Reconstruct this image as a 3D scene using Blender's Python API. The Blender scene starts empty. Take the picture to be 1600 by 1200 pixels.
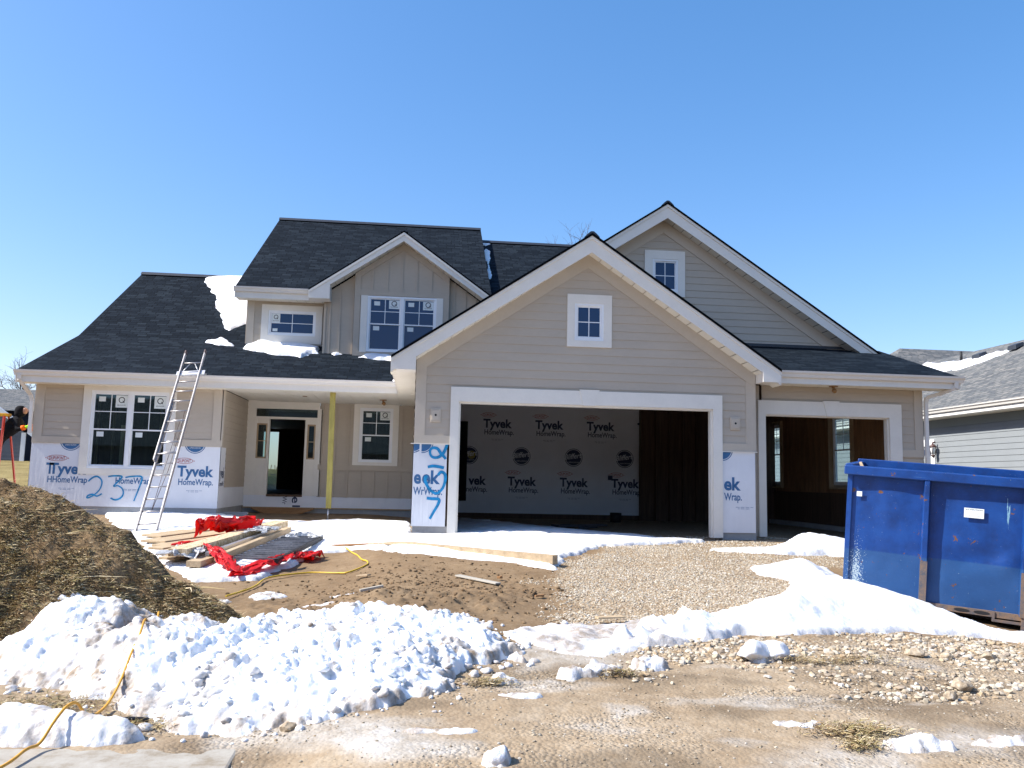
import bpy, math, random
import numpy as np
from mathutils import Vector, Matrix
R_ = math.radians
sc = bpy.context.scene
COL = sc.collection
rng = np.random.default_rng(7); random.seed(7)

# ------------------------------------------------------------------ camera, sky, sun, exposure
cam = bpy.data.cameras.new('camera'); camo = bpy.data.objects.new('camera', cam); COL.objects.link(camo)
_p, _r, _y, _f = R_(6.635), R_(1.25), R_(5.912), 1316.7
fw = Vector((math.sin(_y)*math.cos(_p), math.cos(_y)*math.cos(_p), math.sin(_p)))
rt0 = Vector((math.cos(_y), -math.sin(_y), 0)); up0 = rt0.cross(fw)
rt = math.cos(_r)*rt0 + math.sin(_r)*up0; up = math.cos(_r)*up0 - math.sin(_r)*rt0
mw = Matrix((rt, up, -fw)).transposed().to_4x4(); mw.translation = (0, -16.3, 1.0)
camo.matrix_world = mw
cam.sensor_width = 36; cam.lens = 36*_f/1600; cam.clip_start = .1; cam.clip_end = 2000
sc.camera = camo
SUN_EL, SUN_AZ = R_(44), R_(267.6)            # compass-like: 0 = +Y, clockwise
w = bpy.data.worlds.new('World'); sc.world = w; w.use_nodes = True
nt = w.node_tree; bg = nt.nodes['Background']
sky = nt.nodes.new('ShaderNodeTexSky'); sky.sky_type = 'NISHITA'; sky.sun_disc = False
sky.sun_elevation = SUN_EL; sky.sun_rotation = SUN_AZ
sky.air_density = 1.0; sky.dust_density = .9; sky.ozone_density = 3.5
hs = nt.nodes.new('ShaderNodeHueSaturation'); hs.inputs['Saturation'].default_value = 1.3
mg = nt.nodes.new('ShaderNodeMix'); mg.data_type = 'RGBA'; mg.blend_type = 'MULTIPLY'; mg.inputs[0].default_value = 1; mg.inputs[7].default_value = (.99, .875, .96, 1)
nt.links.new(sky.outputs[0], hs.inputs['Color']); nt.links.new(hs.outputs[0], mg.inputs[6]); ga = nt.nodes.new('ShaderNodeGamma'); ga.inputs[1].default_value = .80
nt.links.new(mg.outputs[2], ga.inputs[0]); nt.links.new(ga.outputs[0], bg.inputs[0]); bg.inputs[1].default_value = .15
sl = bpy.data.lights.new('sun', 'SUN'); sl.energy = 3.9; sl.angle = R_(.53); sl.color = (1, .955, .89)
so = bpy.data.objects.new('sun', sl); COL.objects.link(so)
sdir = Vector((math.sin(SUN_AZ)*math.cos(SUN_EL), math.cos(SUN_AZ)*math.cos(SUN_EL), math.sin(SUN_EL)))
so.rotation_euler = sdir.to_track_quat('Z', 'Y').to_euler()
sc.view_settings.view_transform = 'Standard'; sc.view_settings.look = 'None'
sc.view_settings.exposure = 1.15; sc.view_settings.gamma = 1
sc.render.engine = 'CYCLES'
sc.cycles.max_bounces = 8; sc.cycles.diffuse_bounces = 5; sc.cycles.caustics_reflective = False; sc.cycles.caustics_refractive = False

# ------------------------------------------------------------------ materials
MT = {}
class NB:
    def __init__(s, name, col=(.5,.5,.5), rough=.6, spec=.4, metal=0):
        s.m = bpy.data.materials.new(name); s.m.use_nodes = True; s.t = s.m.node_tree
        s.b = s.t.nodes['Principled BSDF']
        s.b.inputs['Base Color'].default_value = (*col, 1); s.b.inputs['Roughness'].default_value = rough
        s.b.inputs['Specular IOR Level'].default_value = spec; s.b.inputs['Metallic'].default_value = metal
        MT[name] = s.m
    def n(s, ty, **kw):
        x = s.t.nodes.new(ty)
        for k, v in kw.items():
            if isinstance(v, (int, float, str, bool)) and hasattr(x, k): setattr(x, k, v)
            else: s.set(x, k, v)
        return x
    def set(s, node, k, v):
        i = node.inputs[int(k[1:])] if k[0] == 'i' and k[1:].isdigit() else node.inputs[k]
        if isinstance(v, bpy.types.NodeSocket): s.t.links.new(v, i)
        else: i.default_value = v
    def coord(s, kind='Object', scale=(1,1,1), rot=(0,0,0)):
        c = s.n('ShaderNodeTexCoord'); mp = s.n('ShaderNodeMapping')
        s.t.links.new(c.outputs[kind], mp.inputs[0]); mp.inputs['Scale'].default_value = scale; mp.inputs['Rotation'].default_value = rot
        return mp.outputs[0]
    def noise(s, vec, scale=5, detail=4, rough=.55, dist=0):
        x = s.n('ShaderNodeTexNoise'); s.t.links.new(vec, x.inputs['Vector'])
        x.inputs['Scale'].default_value = scale; x.inputs['Detail'].default_value = detail; x.inputs['Roughness'].default_value = rough; x.inputs['Distortion'].default_value = dist
        return x.outputs['Fac']
    def vor(s, vec, scale=5, feature='F1', out='Distance'):
        x = s.n('ShaderNodeTexVoronoi'); x.feature = feature; s.t.links.new(vec, x.inputs['Vector']); x.inputs['Scale'].default_value = scale
        return x.outputs[out]
    def ramp(s, fac, stops):
        x = s.n('ShaderNodeValToRGB'); s.t.links.new(fac, x.inputs[0]); e = x.color_ramp.elements
        while len(e) < len(stops): e.new(.5)
        for q, (p, c) in zip(e, stops):
            q.position = p; q.color = (c, c, c, 1) if isinstance(c, (int, float)) else (*c, 1)
        return x.outputs[0]
    def mix(s, f, a, b, mode='MIX'):
        x = s.n('ShaderNodeMix'); x.data_type = 'RGBA'; x.blend_type = mode
        for i, v in ((0, f), (6, a), (7, b)):
            if isinstance(v, bpy.types.NodeSocket): s.t.links.new(v, x.inputs[i])
            elif i == 0: x.inputs[0].default_value = v
            else: x.inputs[i].default_value = (*v, 1) if len(v) == 3 else v
        return x.outputs[2]
    def math(s, op, a, b=0.):
        x = s.n('ShaderNodeMath'); x.operation = op
        for i, v in ((0, a), (1, b)):
            if isinstance(v, bpy.types.NodeSocket): s.t.links.new(v, x.inputs[i])
            else: x.inputs[i].default_value = v
        return x.outputs[0]
    def attr(s, name, out='Color'):
        x = s.n('ShaderNodeAttribute'); x.attribute_name = name; return x.outputs[out]
    def sep(s, c):
        x = s.n('ShaderNodeSeparateColor'); s.t.links.new(c, x.inputs[0]); return x.outputs
    def sepv(s, c):
        x = s.n('ShaderNodeSeparateXYZ'); s.t.links.new(c, x.inputs[0]); return x.outputs
    def color(s, c): s.t.links.new(c, s.b.inputs['Base Color'])
    def rough(s, c): s.t.links.new(c, s.b.inputs['Roughness'])
    def bump(s, h, strength=.3, dist=.02, prev=None):
        x = s.n('ShaderNodeBump'); x.inputs['Strength'].default_value = strength; x.inputs['Distance'].default_value = dist
        s.t.links.new(h, x.inputs['Height'])
        if prev is not None: s.t.links.new(prev, x.inputs['Normal'])
        s.t.links.new(x.outputs[0], s.b.inputs['Normal']); return x.outputs[0]

def varied(name, col, rough=.6, spec=.3, amt=.12, scale=3, metal=0, bumpd=0, stretch=(1,1,1), tint=None):
    k = NB(name, col, rough, spec, metal); v = k.coord(scale=stretch)
    f = k.noise(v, scale, 5, .6); f2 = k.noise(v, scale*9, 3, .6)
    lo = tuple(c*(1-amt) for c in col); hi = tuple(min(1, c*(1+amt)) for c in col)
    if tint: lo = tint
    c = k.ramp(k.math('ADD', k.math('MULTIPLY', f, .65), k.math('MULTIPLY', f2, .35)), [(.35, lo), (.65, hi)])
    k.color(c)
    if bumpd: k.bump(f2, .4, bumpd)
    return k
varied('siding', (.47,.405,.325), .65, .3, .05, 2, stretch=(.4,.4,1))
varied('siding_trim', (.51,.445,.36), .6, .3, .04, 2)
varied('trim', (.76,.72,.645), .5, .35, .04, 3)
varied('soffit', (.80,.76,.66), .55, .3, .03, 3)
varied('gutter', (.74,.71,.66), .35, .5, .03, 2)
varied('vinyl', (.82,.83,.84), .35, .5, .02, 2)
varied('concrete', (.33,.335,.34), .85, .2, .12, 2.5, bumpd=.004)
varied('slab', (.16,.14,.12), .9, .2, .3, 1.5, bumpd=.004)
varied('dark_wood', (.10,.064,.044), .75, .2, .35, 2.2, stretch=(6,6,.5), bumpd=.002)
varied('brown_wood', (.28,.155,.08), .7, .2, .3, 2.2, stretch=(8,3,.5), bumpd=.002)
varied('stud', (.42,.31,.19), .7, .2, .15, 5, stretch=(3,3,1))
varied('lumber', (.43,.325,.205), .7, .2, .28, 2, stretch=(1,6,6), bumpd=.001)
varied('lumber_grey', (.40,.37,.31), .75, .2, .2, 2, stretch=(1,7,7), bumpd=.001)
varied('plywood_edge', (.30,.16,.07), .7, .2, .2, 6)
varied('metal_grey', (.52,.53,.55), .38, .5, .12, 4, metal=.75)
varied('alu', (.42,.40,.39), .4, .5, .12, 5, metal=.5)
varied('rubber', (.02,.02,.022), .6, .3, .2, 5)
varied('ladder_red', (.50,.05,.03), .45, .4, .12, 3)
varied('ladder_yellow', (.75,.38,.01), .45, .4, .1, 3)
varied('post_yellow', (.33,.28,.075), .6, .35, .25, 4, stretch=(4,4,1))
varied('cord_orange', (.62,.30,.03), .5, .4, .2, 7)
varied('cord_yellow', (.62,.40,.03), .5, .4, .15, 7)
varied('steel_rust', (.16,.10,.06), .8, .3, .5, 8, tint=(.07,.08,.10), bumpd=.002)
varied('black_cloth', (.012,.012,.014), .9, .1, .3, 9)
varied('jeans', (.02,.022,.03), .9, .1, .3, 9)
varied('skin', (.45,.24,.16), .55, .4, .06, 9)
varied('hi_vis', (.40,.85,.03), .7, .2, .06, 9)
varied('glove_orange', (.9,.16,.01), .7, .2, .06, 9)
varied('light_cream', (.62,.57,.48), .5, .4, .03, 5)
varied('brass', (.30,.16,.06), .4, .5, .2, 12, metal=.3)
varied('paper', (.72,.76,.74), .7, .2, .03, 12)
varied('ink', (.02,.025,.03), .7, .2, .03, 12)
varied('ink_blue', (.055,.15,.31), .6, .2, .06, 8)
varied('ink_navy', (.045,.058,.11), .6, .2, .06, 8)
varied('ink_red', (.42,.09,.09), .6, .2, .06, 8)
varied('spray_blue', (.02,.25,.50), .6, .2, .35, 9)
varied('nb_siding', (.235,.255,.268), .65, .3, .04, 2)
varied('nb_frieze', (.25,.275,.28), .65, .3, .04, 2)  # neighbour's band under the eave, slightly lighter than its siding
varied('navy_siding', (.03,.035,.055), .7, .2, .1, 2)
varied('grey_siding', (.13,.14,.16), .7, .2, .1, 2)
varied('slat_grey', (.13,.13,.14), .6, .4, .5, 3, tint=(.05,.05,.055))
varied('bark', (.10,.075,.06), .9, .1, .3, 6)
varied('brush', (.16,.11,.06), .9, .1, .3, 6)
varied('lantern_brown', (.10,.055,.05), .5, .4, .2, 6)
varied('roof_vent', (.03,.035,.045), .5, .4, .2, 6)
varied('house_far', (.25,.24,.23), .7, .2, .1, 1)

def shingles(name, a, b, c2):
    k = NB(name, a, .95, .08)
    tc = k.n('ShaderNodeUVMap'); uv = tc.outputs[0]
    br = k.n('ShaderNodeTexBrick'); k.t.links.new(uv, br.inputs['Vector'])
    br.inputs['Color1'].default_value = (0,0,0,1); br.inputs['Color2'].default_value = (1,1,1,1); br.inputs['Mortar'].default_value = (.0,.0,.0,1)
    br.inputs['Scale'].default_value = 1; br.inputs['Mortar Size'].default_value = .009; br.inputs['Mortar Smooth'].default_value = .3
    br.inputs['Brick Width'].default_value = .27; br.inputs['Row Height'].default_value = .143; br.offset = .37; br.squash = 1.3; br.squash_frequency = 3
    n1 = k.noise(uv, .45, 4, .6); n2 = k.noise(uv, 60, 3, .7)
    mp = k.n('ShaderNodeMapping'); k.t.links.new(uv, mp.inputs[0]); mp.inputs['Scale'].default_value = (1.4, 7, 1)
    n3 = k.noise(mp.outputs[0], 1.0, 3, .6)
    f = k.math('ADD', k.math('MULTIPLY', br.outputs['Color'], .42), k.math('ADD', k.math('MULTIPLY', n3, .38), k.math('MULTIPLY', n2, .3)))
    col = k.ramp(f, [(.25, a), (.52, b), (.85, c2)])
    col = k.mix(k.ramp(n1, [(.3, 0.), (.7, .35)]), col, tuple(x*1.5 for x in a))
    col = k.mix(br.outputs['Fac'], col, tuple(x*.45 for x in a))
    k.color(col)
    h = k.math('SUBTRACT', k.math('ADD', k.math('MULTIPLY', br.outputs['Color'], .35), k.math('MULTIPLY', n2, .3)), br.outputs['Fac'])
    k.bump(h, .8, .012)
shingles('shingles', (.003,.006,.010), (.008,.013,.020), (.022,.031,.041))
shingles('shingles_grey', (.075,.082,.09), (.135,.14,.14), (.235,.225,.205))

def glass(name, base, rough, ior, alpha):
    k = NB(name, base, rough, .5); k.b.inputs['IOR'].default_value = ior
    v = k.coord(); k.bump(k.noise(v, 1.3, 2, .5), .05, .02)
    if alpha < 1:
        tr = k.n('ShaderNodeBsdfTransparent'); mx = k.n('ShaderNodeMixShader'); fr = k.n('ShaderNodeFresnel'); fr.inputs[0].default_value = ior
        ge = k.n('ShaderNodeNewGeometry'); fac = k.math('MULTIPLY', fr.outputs[0], k.math('SUBTRACT', 1., ge.outputs['Backfacing']))
        gl = k.n('ShaderNodeBsdfGlossy'); gl.inputs['Roughness'].default_value = .02; gl.inputs['Color'].default_value = (.85,.92,1,1)
        tr.inputs[0].default_value = (*base, 1)
        k.t.links.new(fac, mx.inputs[0]); k.t.links.new(tr.outputs[0], mx.inputs[1]); k.t.links.new(gl.outputs[0], mx.inputs[2])
        k.t.links.new(mx.outputs[0], k.t.nodes['Material Output'].inputs[0])
glass('pane', (.003,.022,.085), .03, 1.55, 1)  # deep blue of the reflected sky is put into the base colour
glass('clear_pane', (.72,.82,.83),   .02, 2.1, .5)

def wrap_mat(name, col):
    k = NB(name, col, .42, .4); v = k.coord(scale=(1,1,1)); v2 = k.coord(scale=(9,9,1.2))
    k.color(k.ramp(k.noise(v, 2.2, 5, .6), [(.3, tuple(c*.93 for c in col)), (.7, col)]))
    b = k.bump(k.noise(v2, 1.3, 3, .5, .6), .35, .02); k.bump(k.noise(v, 11, 4, .6, 1.), .25, .006, b)
wrap_mat('wrap', (.76,.77,.80))

def snow_mat(name, col):
    k = NB(name, col, .55, .3); v = k.coord()
    d = k.attr('dirt', 'Fac'); n = k.noise(v, 14, 5, .65); n2 = k.noise(v, 60, 3, .7)
    f = k.math('MULTIPLY', d, k.ramp(n, [(.30, .5), (.62, 1.)]))
    g_ = k.ramp(k.noise(v, 3.1, 5, .65), [(.35, tuple(q*.86 for q in col)), (.65, col)]); c = k.mix(f, g_, (.24,.175,.11)); k.color(c)
    b = k.bump(n, .5, .025); k.bump(n2, .5, .008, b)
    k.b.inputs['Subsurface Weight'].default_value = .5; k.b.inputs['Subsurface Radius'].default_value = (.05,.06,.08); k.b.inputs['Subsurface Scale'].default_value = .4
snow_mat('snow', (.80,.815,.835)); snow_mat('snow_old', (.86,.87,.88))

def ground_mat():
    k = NB('ground', (.3,.22,.14), .9, .15); v = k.coord()
    z = k.sep(k.attr('zone')); g, ice, wet = z[0], z[1], z[2]
    n1 = k.noise(v, 1.1, 6, .6); n2 = k.noise(v, 9, 6, .7); n3 = k.noise(v, 70, 3, .7)
    dirt = k.ramp(k.math('ADD', k.math('MULTIPLY', n1, .55), k.math('ADD', k.math('MULTIPLY', n2, .3), k.math('MULTIPLY', n3, .15))),
                  [(.33, (.125,.078,.040)), (.5, (.19,.125,.067)), (.68, (.27,.19,.11))])
    cell = k.vor(v, 34, 'F1', 'Color'); cd = k.vor(v, 34, 'F1', 'Distance')
    st = k.ramp(k.sep(cell)[0], [(0., (.24,.165,.10)), (.35, (.34,.26,.165)), (.8, (.44,.365,.26)), (1., (.55,.49,.40))])
    st = k.mix(k.ramp(cd, [(.35, 0.), (.75, .75)]), st, (.22,.15,.09))
    st = k.mix(k.ramp(n2, [(.35, .0), (.7, .35)]), st, (.27,.195,.115))
    c = k.mix(g, dirt, st)
    yy = k.math('MULTIPLY', k.math('ADD', k.sepv(v)[1], 8.0), -1.2); yy = k.ramp(yy, [(0., 0.), (.9, .75)])
    tan_ = k.ramp(k.math('ADD', k.math('MULTIPLY', n1, .5), k.math('MULTIPLY', n2, .5)), [(.36, (.24,.175,.11)), (.52, (.33,.255,.17)), (.66, (.42,.345,.25))]); c = k.mix(yy, c, tan_)
    c = k.mix(k.math('MULTIPLY', wet, .6), c, (.10,.072,.045))
    icec = k.ramp(k.math('ADD', k.math('MULTIPLY', n2, .6), k.math('MULTIPLY', n1, .4)), [(.36, (.30,.245,.18)), (.54, (.43,.39,.33)), (.72, (.60,.59,.58))])
    c = k.mix(ice, c, icec); k.color(c)
    k.rough(k.ramp(ice, [(0., .92), (1., .38)]))
    h = k.math('ADD', k.math('MULTIPLY', n2, .5), k.math('MULTIPLY', n3, .35))
    hb = k.bump(h, .35, .02)
    hs = k.math('MULTIPLY', k.math('SUBTRACT', 1., cd), g)
    k.bump(hs, .7, .022, hb)
ground_mat()
def conc_mat():
    k = NB('curb_concrete', (.42,.40,.35), .8, .2); v = k.coord()
    k.color(k.ramp(k.noise(v, 5, 6, .7), [(.35, (.24,.20,.145)), (.5, (.33,.30,.25)), (.75, (.41,.39,.34))])); k.bump(k.noise(v, 60, 4, .7), .4, .004)
conc_mat()
def mound_mat():
    k = NB('turf_soil', (.08,.05,.03), .95, .1); v = k.coord()
    f = k.math('ADD', k.math('MULTIPLY', k.noise(v, 2.5, 5, .6), .5), k.math('MULTIPLY', k.noise(v, 22, 4, .7), .5))
    k.color(k.ramp(f, [(.36, (.10,.060,.030)), (.48, (.19,.125,.065)), (.6, (.28,.195,.11)), (.72, (.29,.22,.12))]))
    k.bump(k.noise(v, 18, 6, .75), .9, .05)
mound_mat()
def attr_col(name, rough=.85, tr=0):
    k = NB(name, (.3,.3,.3), rough, .15); k.color(k.attr('col'))
attr_col('grass_blades'); attr_col('stone_mix')
def stone_mat():
    k = NB('stone', (.4,.34,.26), .85, .2); v = k.coord(); oi = k.n('ShaderNodeObjectInfo')
    k.color(k.ramp(k.noise(v, 22, 5, .7), [(.3, (.20,.15,.10)), (.55, (.42,.34,.24)), (.75, (.58,.52,.43))])); k.bump(k.noise(v, 45, 4, .7), .6, .01)
stone_mat()
def field_mat():
    k = NB('dry_grass', (.25,.2,.09), .95, .1); v = k.coord()
    k.color(k.ramp(k.noise(v, .8, 6, .7), [(.3, (.17,.13,.055)), (.6, (.27,.215,.09)), (.8, (.34,.29,.16))])); k.bump(k.noise(v, 8, 4, .7), .6, .1)
field_mat()
def blue_mat():
    k = NB('blue_paint', (.01,.07,.45), .42, .45); v = k.coord()
    xyz = k.sepv(v)
    n = k.noise(v, 3.2, 5, .6); nf = k.noise(v, 38, 4, .7); ns = k.noise(k.coord(scale=(16,16,1.1)), 1.7, 5, .7)
    c = k.ramp(n, [(.3, (.0,.024,.125)), (.55, (.001,.042,.205)), (.8, (.004,.058,.25))])
    low = k.ramp(k.math('ADD', xyz[2], k.math('MULTIPLY', nf, .03)), [(.565, .85), (.585, 0.)])                         # lower band repainted in a duller blue
    c = k.mix(low, c, k.mix(n, (.010,.055,.17), (.022,.085,.22)))
    rust = k.math('GREATER_THAN', k.math('ADD', k.noise(v, 6.5, 6, .68), k.math('MULTIPLY', nf, .12)), .705)
    c = k.mix(rust, c, (.14,.06,.025))
    # scraped pale speckles: strong at the left lower corner and in a streak on the right panel
    dx = k.math('ABSOLUTE', k.math('SUBTRACT', xyz[0], .13)); a1 = k.math('MULTIPLY', k.ramp(dx, [(.0, 1.), (.16, 0.)]), k.ramp(xyz[2], [(.3, 1.), (.95, 0.)]))
    dx2 = k.math('ABSOLUTE', k.math('SUBTRACT', xyz[0], 1.84)); a2 = k.math('MULTIPLY', k.ramp(dx2, [(.0, .95), (.13, 0.)]), k.ramp(k.math('ABSOLUTE', k.math('SUBTRACT', xyz[2], 1.12)), [(.0, 1.), (.5, 0.)]))
    s1 = k.math('GREATER_THAN', k.math('ADD', k.noise(v, 55, 3, .6), k.math('MULTIPLY', a1, .30)), .735)
    s2 = k.math('GREATER_THAN', k.math('ADD', ns, k.math('MULTIPLY', a2, .20)), .72)
    c = k.mix(k.math('MULTIPLY', s1, .8), c, (.42,.50,.50)); c = k.mix(k.math('MULTIPLY', s2, .7), c, (.25,.45,.52))
    scr = k.math('GREATER_THAN', k.noise(k.coord(scale=(1.2,1.2,26)), 2.6, 4, .7), .70); c = k.mix(k.math('MULTIPLY', scr, .35), c, (.10,.25,.45))
    k.color(c); k.rough(k.ramp(nf, [(.3, .36), (.7, .62)])); b = k.bump(n, .35, .012); k.bump(nf, .12, .003, b)
blue_mat()
def tarp(name, col, tr):
    k = NB(name, col, .3, .5); v = k.coord()
    k.color(k.ramp(k.noise(v, 7, 4, .6), [(.3, tuple(c*.8 for c in col)), (.7, col)])); k.bump(k.noise(v, 26, 4, .6, 1.5), .5, .02)
    if tr:
        t = k.n('ShaderNodeBsdfTranslucent'); t.inputs[0].default_value = (*col, 1); mx = k.n('ShaderNodeMixShader'); mx.inputs[0].default_value = tr
        k.t.links.new(k.b.outputs[0], mx.inputs[1]); k.t.links.new(t.outputs[0], mx.inputs[2]); k.t.links.new(mx.outputs[0], k.t.nodes['Material Output'].inputs[0])
tarp('red_plastic', (.82,.025,.025), .4); tarp('white_plastic', (.72,.73,.74), .3)
def osb():
    k = NB('osb', (.5,.38,.22), .7, .2); v = k.coord(scale=(1,2.2,1))
    c = k.sep(k.vor(v, 26, 'F1', 'Color'))[0]
    k.color(k.ramp(c, [(0., (.40,.29,.16)), (.5, (.55,.43,.27)), (1., (.66,.56,.40))]))
osb()

# ------------------------------------------------------------------ mesh helpers
def tag(o, label=None, cat=None, group=None, kind=None):
    for k, v in (('label', label), ('category', cat), ('group', group), ('kind', kind)):
        if v: o[k] = v
    return o
def thing(name, label, cat, loc=(0,0,0), rotz=0, group=None, mat=None):
    o = bpy.data.objects.new(name, None); COL.objects.link(o); o.empty_display_size = .2
    if mat is not None: o.matrix_world = mat
    else: o.location = loc; o.rotation_euler = (0,0,rotz)
    return tag(o, label, cat, group)
def np_mesh(name, V, F, mat, parent=None, smooth=False, attrs=None):
    me = bpy.data.meshes.new(name); V = np.asarray(V, np.float32); F = np.asarray(F, np.int32); n, k = F.shape
    me.vertices.add(len(V)); me.vertices.foreach_set('co', V.ravel())
    me.loops.add(n*k); me.loops.foreach_set('vertex_index', F.ravel())
    me.polygons.add(n); me.polygons.foreach_set('loop_start', np.arange(0, n*k, k, dtype=np.int32))
    me.polygons.foreach_set('loop_total', np.full(n, k, np.int32))
    me.polygons.foreach_set('use_smooth', np.full(n, smooth, bool))
    me.update(calc_edges=True)
    for nm, a in (attrs or {}).items():
        if a.ndim == 1: q = me.attributes.new(nm, 'FLOAT', 'POINT'); q.data.foreach_set('value', a.astype(np.float32))
        else:
            q = me.attributes.new(nm, 'FLOAT_COLOR', 'POINT'); c = np.ones((len(a), 4), np.float32); c[:, :a.shape[1]] = a; q.data.foreach_set('color', c.ravel())
    me.materials.append(MT[mat]); o = bpy.data.objects.new(name, me); COL.objects.link(o)
    if parent: o.parent = parent; o.matrix_parent_inverse = parent.matrix_basis.inverted() if parent.parent is None else Matrix()
    return o
SPLIT = {'siding_trim','fascia','soffit','siding','ridge_cap','foundation','window_trim','door_trim','flashing','window_frame','interior_wall','sidelight_frame','pane','wall_stud','eave_return','house_wrap','spray_number'}
class M:
    """collects faces; T maps local (u along, n outward, z up) to world when a frame is given"""
    def __init__(s, O=None, U=None, N=None):
        s.v = []; s.f = []; s.uv = []; s.sm = []
        s.O = None if O is None else Vector(O); s.U = U and Vector(U); s.N = N and Vector(N)
    def P(s, p):
        if s.O is None: return Vector(p)
        return s.O + s.U*p[0] + s.N*p[1] + Vector((0,0,p[2]))
    def face(s, pts, uv=None, sm=False):
        i = len(s.v); s.v += [s.P(p) for p in pts]; s.f.append(tuple(range(i, i+len(pts)))); s.uv.append(uv); s.sm.append(sm)
    def box(s, x0, x1, y0, y1, z0, z1):
        i = len(s.v); s.v += [s.P(p) for p in ((x0,y0,z0),(x1,y0,z0),(x1,y1,z0),(x0,y1,z0),(x0,y0,z1),(x1,y0,z1),(x1,y1,z1),(x0,y1,z1))]
        for q in ((0,1,5,4),(1,2,6,5),(2,3,7,6),(3,0,4,7),(4,5,6,7),(3,2,1,0)): s.f.append(tuple(i+a for a in q)); s.uv.append(None); s.sm.append(False)
        return s
    def hexa(s, p):                                   # 8 points: bottom 4, top 4
        i = len(s.v); s.v += [s.P(q) for q in p]
        for q in ((0,1,5,4),(1,2,6,5),(2,3,7,6),(3,0,4,7),(4,5,6,7),(3,2,1,0)): s.f.append(tuple(i+a for a in q)); s.uv.append(None); s.sm.append(False)
        return s
    def prism(s, poly, y0, y1):                       # polygon in (u,z), extruded along n
        n = len(poly); i = len(s.v)
        s.v += [s.P((a, y0, b)) for a, b in poly] + [s.P((a, y1, b)) for a, b in poly]
        s.f.append(tuple(i+k for k in range(n))); s.f.append(tuple(i+n+k for k in reversed(range(n)))); s.uv += [None, None]; s.sm += [False, False]
        for k in range(n): s.f.append((i+(k+1)%n, i+k, i+n+k, i+n+(k+1)%n)); s.uv.append(None); s.sm.append(False)
        return s
    def beam(s, a, b, wd, ht, up=(0,0,1)):            # square bar from a to b
        a, b = Vector(a), Vector(b); d = (b-a).normalized(); r = d.cross(Vector(up)); r.normalize(); u = r.cross(d)
        r *= wd/2; u *= ht/2
        return s.hexa([a-r-u, a+r-u, b+r-u, b-r-u, a-r+u, a+r+u, b+r+u, b-r+u])
    def tube(s, path, r, n=8, caps=True):
        path = [Vector(p) for p in path]; rs = r if isinstance(r, (list, tuple)) else [r]*len(path); i0 = len(s.v)
        pd = None
        for k, p in enumerate(path):
            d = (path[min(k+1, len(path)-1)] - path[max(k-1, 0)]).normalized()
            if pd is None: a = d.orthogonal().normalized()
            else: a = (a - d*a.dot(d)).normalized()
            pd = d; b = d.cross(a)
            for j in range(n):
                t = 2*math.pi*j/n; s.v.append(s.P(p + (a*math.cos(t) + b*math.sin(t))*rs[k]))
        for k in range(len(path)-1):
            for j in range(n):
                s.f.append((i0+k*n+j, i0+k*n+(j+1)%n, i0+(k+1)*n+(j+1)%n, i0+(k+1)*n+j)); s.uv.append(None); s.sm.append(True)
        if caps:
            s.f.append(tuple(i0+j for j in reversed(range(n)))); s.f.append(tuple(i0+(len(path)-1)*n+j for j in range(n))); s.uv += [None, None]; s.sm += [False, False]
        return s
    def merge_mesh(s, me, mtx):
        i = len(s.v); s.v += [s.P(mtx @ v.co) for v in me.vertices]
        for p in me.polygons: s.f.append(tuple(i+a for a in p.vertices)); s.uv.append(None); s.sm.append(False)
    def clusters(s, gap):
        if s.O is None: pass
        par = list(range(len(s.v)))
        def find(a):
            while par[a] != a: par[a] = par[par[a]]; a = par[a]
            return a
        for f in s.f:
            for q in f[1:]: par[find(q)] = find(f[0])
        isl = {}
        for i in range(len(s.v)): isl.setdefault(find(i), []).append(i)
        ks = list(isl); bb = [(np.min([s.v[i] for i in isl[k]], 0)-gap/2, np.max([s.v[i] for i in isl[k]], 0)+gap/2) for k in ks]
        par2 = list(range(len(ks)))
        def f2(a):
            while par2[a] != a: a = par2[a]
            return a
        for i in range(len(ks)):
            for j in range(i):
                if f2(i) != f2(j) and (bb[i][0] < bb[j][1]).all() and (bb[j][0] < bb[i][1]).all(): par2[f2(i)] = f2(j)
        cl = {}
        idx = {k: f2(n) for n, k in enumerate(ks)}
        for fi, f in enumerate(s.f): cl.setdefault(idx[find(f[0])], []).append(fi)
        return list(cl.values())
    def build(s, name, mat, parent=None, bevel=0):
        if parent is not None and name in SPLIT and len(s.f) < 2500:
            cl = s.clusters(.07)
            if len(cl) > 1:
                out = []
                for c in cl:
                    q = M(); mp_ = {}
                    for fi in c:
                        for i in s.f[fi]:
                            if i not in mp_: mp_[i] = len(q.v); q.v.append(s.v[i])
                        q.f.append(tuple(mp_[i] for i in s.f[fi])); q.uv.append(s.uv[fi]); q.sm.append(s.sm[fi])
                    out.append(q._build(name, mat, parent, bevel))
                return out[0]
        return s._build(name, mat, parent, bevel)
    def _build(s, name, mat, parent=None, bevel=0):
        me = bpy.data.meshes.new(name); me.from_pydata([tuple(v) for v in s.v], [], s.f)
        if any(u is not None for u in s.uv):
            l = me.uv_layers.new(name='UVMap')
            for p, u in zip(me.polygons, s.uv):
                if u:
                    for li, c in zip(p.loop_indices, u): l.data[li].uv = c
        me.polygons.foreach_set('use_smooth', s.sm); me.materials.append(MT[mat]); me.update()
        o = bpy.data.objects.new(name, me); COL.objects.link(o)
        if parent: o.parent = parent; o.matrix_parent_inverse = parent.matrix_basis.inverted() if parent.parent is None else Matrix()
        if bevel:
            b = o.modifiers.new('bevel', 'BEVEL'); b.width = bevel; b.segments = 2; b.limit_method = 'ANGLE'
        return o
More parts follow.
